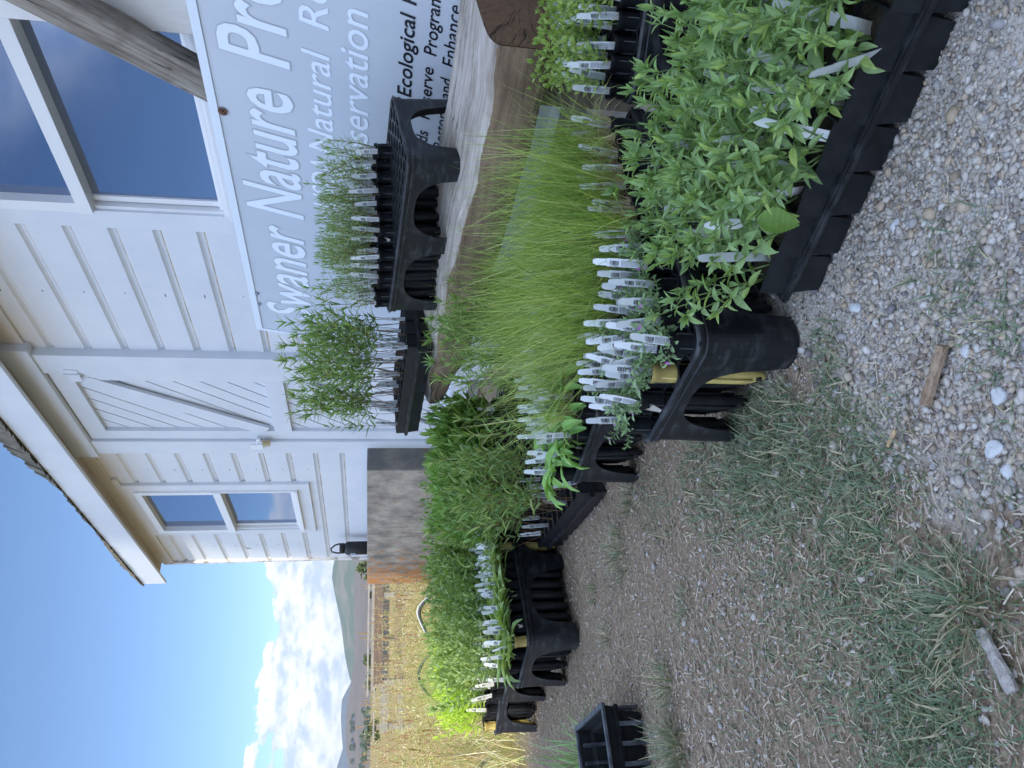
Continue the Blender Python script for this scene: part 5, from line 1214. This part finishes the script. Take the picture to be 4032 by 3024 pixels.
tree_leaf = mat('far_foliage', (.9, .9, .9), .9, (1.1, 1.1, 1.1), 3, island=[(.07, .10, .05), (.10, .14, .06), (.13, .17, .07)]); trunk_m = mat('bark', (.14, .11, .08), .9)
def bush(x, y, z, rx, rz, label, group, seed, th=.0, M=None):
    r_ = random.Random(seed); b = empty('tree', label, 'tree', (x, y, z), group=group); mb = MB()
    for i in range(170):
        a, e = r_.uniform(0, 6.28), r_.uniform(-.3, 1.57); q = r_.uniform(.6, 1.0) * (1 + .15 * math.sin(3 * a + seed)); p = Vector((math.cos(a) * math.cos(e) * rx * q, math.sin(a) * math.cos(e) * rx * q, th + rz * .45 + math.sin(e) * rz * .62 * q)); d = Vector((r_.gauss(0, 1), r_.gauss(0, 1), r_.gauss(0, 1) + .4)).normalized()
        mb.leaf(p - d * rx * .15, d, rx * .42, rx * .34, bend=.5, nseg=2)
    mb.build('crown', M or tree_leaf, b); mb = MB(); mb.tube([(0, 0, -rz * .1), (0, 0, th + rz * .5)], rx * .08, rx * .05, n=6); mb.build('trunk', trunk_m, b)
def at(az, el, d): return (d * math.sin(R(az)), d * math.cos(R(az)), CAM_H + d * math.tan(R(el)))
for i, (az, e0, d, rx, rz, lab) in enumerate(((-19.6, -.55, 90, .95, 1.5, 'round dark shrub beyond the end of the nearer fence'), (-21.0, -.6, 90, 1.0, 1.35, 'round dark shrub over the middle of the farther fence cap'), (-24.0, -1.0, 70, .95, 1.3, 'green shrub just past the left end of the farther fence'), (-13.4, -.3, 110, 1.3, 2.4, 'leafy tree at the foot of the hill beside the concrete footing'))):
    x, y, z = at(az, e0, d); bush(x, y, z, rx, rz, lab, None, i + 1)
def dry_z(az, d):
    t = (d - 2300) / 2600.0
    top = (2300 + 2080) * math.tan(R(np.interp(az, DA, DE))) + CAM_H; return -.7 + (top + .7) * max(0, min(1, t / .8)) ** 1.25
hr = random.Random(12); roof_b = mat('blue_grey_roof', (.035, .05, .09), .8); wall_b = mat('house_wall', (.10, .11, .13), .8, (.16, .15, .14), .3); dk = mat('house_window', (.03, .035, .05), .3)
def house(x, y, z, w, d, h, a, label, group):
    o = empty('house', label, 'house', (x, y, z), a, group)
    mb = MB(); mb.box((-w / 2, -d / 2, -2), (w / 2, d / 2, h)); mb.build('wall', wall_b, o)
    mb = MB(); e = .6; mb.add([(-w / 2 - e, -d / 2 - e, h), (w / 2 + e, -d / 2 - e, h), (w / 2 + e, d / 2 + e, h), (-w / 2 - e, d / 2 + e, h), (-w / 2 - e, 0, h + d * .34), (w / 2 + e, 0, h + d * .34)], [(0, 1, 5, 4), (2, 3, 4, 5), (0, 4, 3), (1, 2, 5), (3, 2, 1, 0)]); mb.build('roof', roof_b, o)
    for k in (-.3, .0, .3): mb = MB(); mb.box((w * k - .7, -d / 2 - .06, h * .35), (w * k + .7, -d / 2 - .01, h * .7)); mb.build('window', dk, o)
for k in range(30):
    band = k % 3
    az = (-23.3, -22.7, -22.8)[band] - hr.random() * (3.6, 4.2, 2.4)[band]; el = (1.04, .24, -.02)[band] + hr.uniform(-.09, .09)
    d = 2320
    while d < 4300 and dry_z(az, d) < CAM_H + d * math.tan(R(el)): d += 12
    x, y = d * math.sin(R(az)), d * math.cos(R(az)); z = dry_z(az, d)
    house(x, y, z, hr.uniform(16, 26), 12, hr.uniform(5, 8), hr.uniform(-.5, .5) + R(-az), ('distant house among those in the middle row on the far slope', 'distant house among those in the highest row on the far slope', 'distant house among those lowest on the far slope')[(1, 0, 2)[band]], ('houses in the highest row', 'houses in the middle row', 'houses low on the slope')[band])
    for e in range(2 if band < 2 else 1):
        az2 = az + hr.uniform(-.22, .22); d2 = d - 20 + e * 30; x, y = d2 * math.sin(R(az2)), d2 * math.cos(R(az2)); bush(x, y, dry_z(az2, d2), hr.uniform(8, 13), hr.uniform(11, 18), 'dark bushy tree among the distant houses', 'trees among the distant houses', k + 50 + e * 40)

# ------------------------------------------------------------------ haze
hz = MB(); hz.box((-9000, -300, -3.0), (9000, 10700, 470)); hm = bpy.data.materials.new('haze_air'); hm.use_nodes = True; t = hm.node_tree; t.nodes.clear()
pv = t.nodes.new('ShaderNodeVolumePrincipled'); pv.inputs['Color'].default_value = (.80, .88, 1, 1); pv.inputs['Density'].default_value = .00005; pv.inputs['Anisotropy'].default_value = .2
mo = t.nodes.new('ShaderNodeOutputMaterial'); t.links.new(pv.outputs[0], mo.inputs['Volume'])
tag(hz.build('haze', hm), kind='stuff')
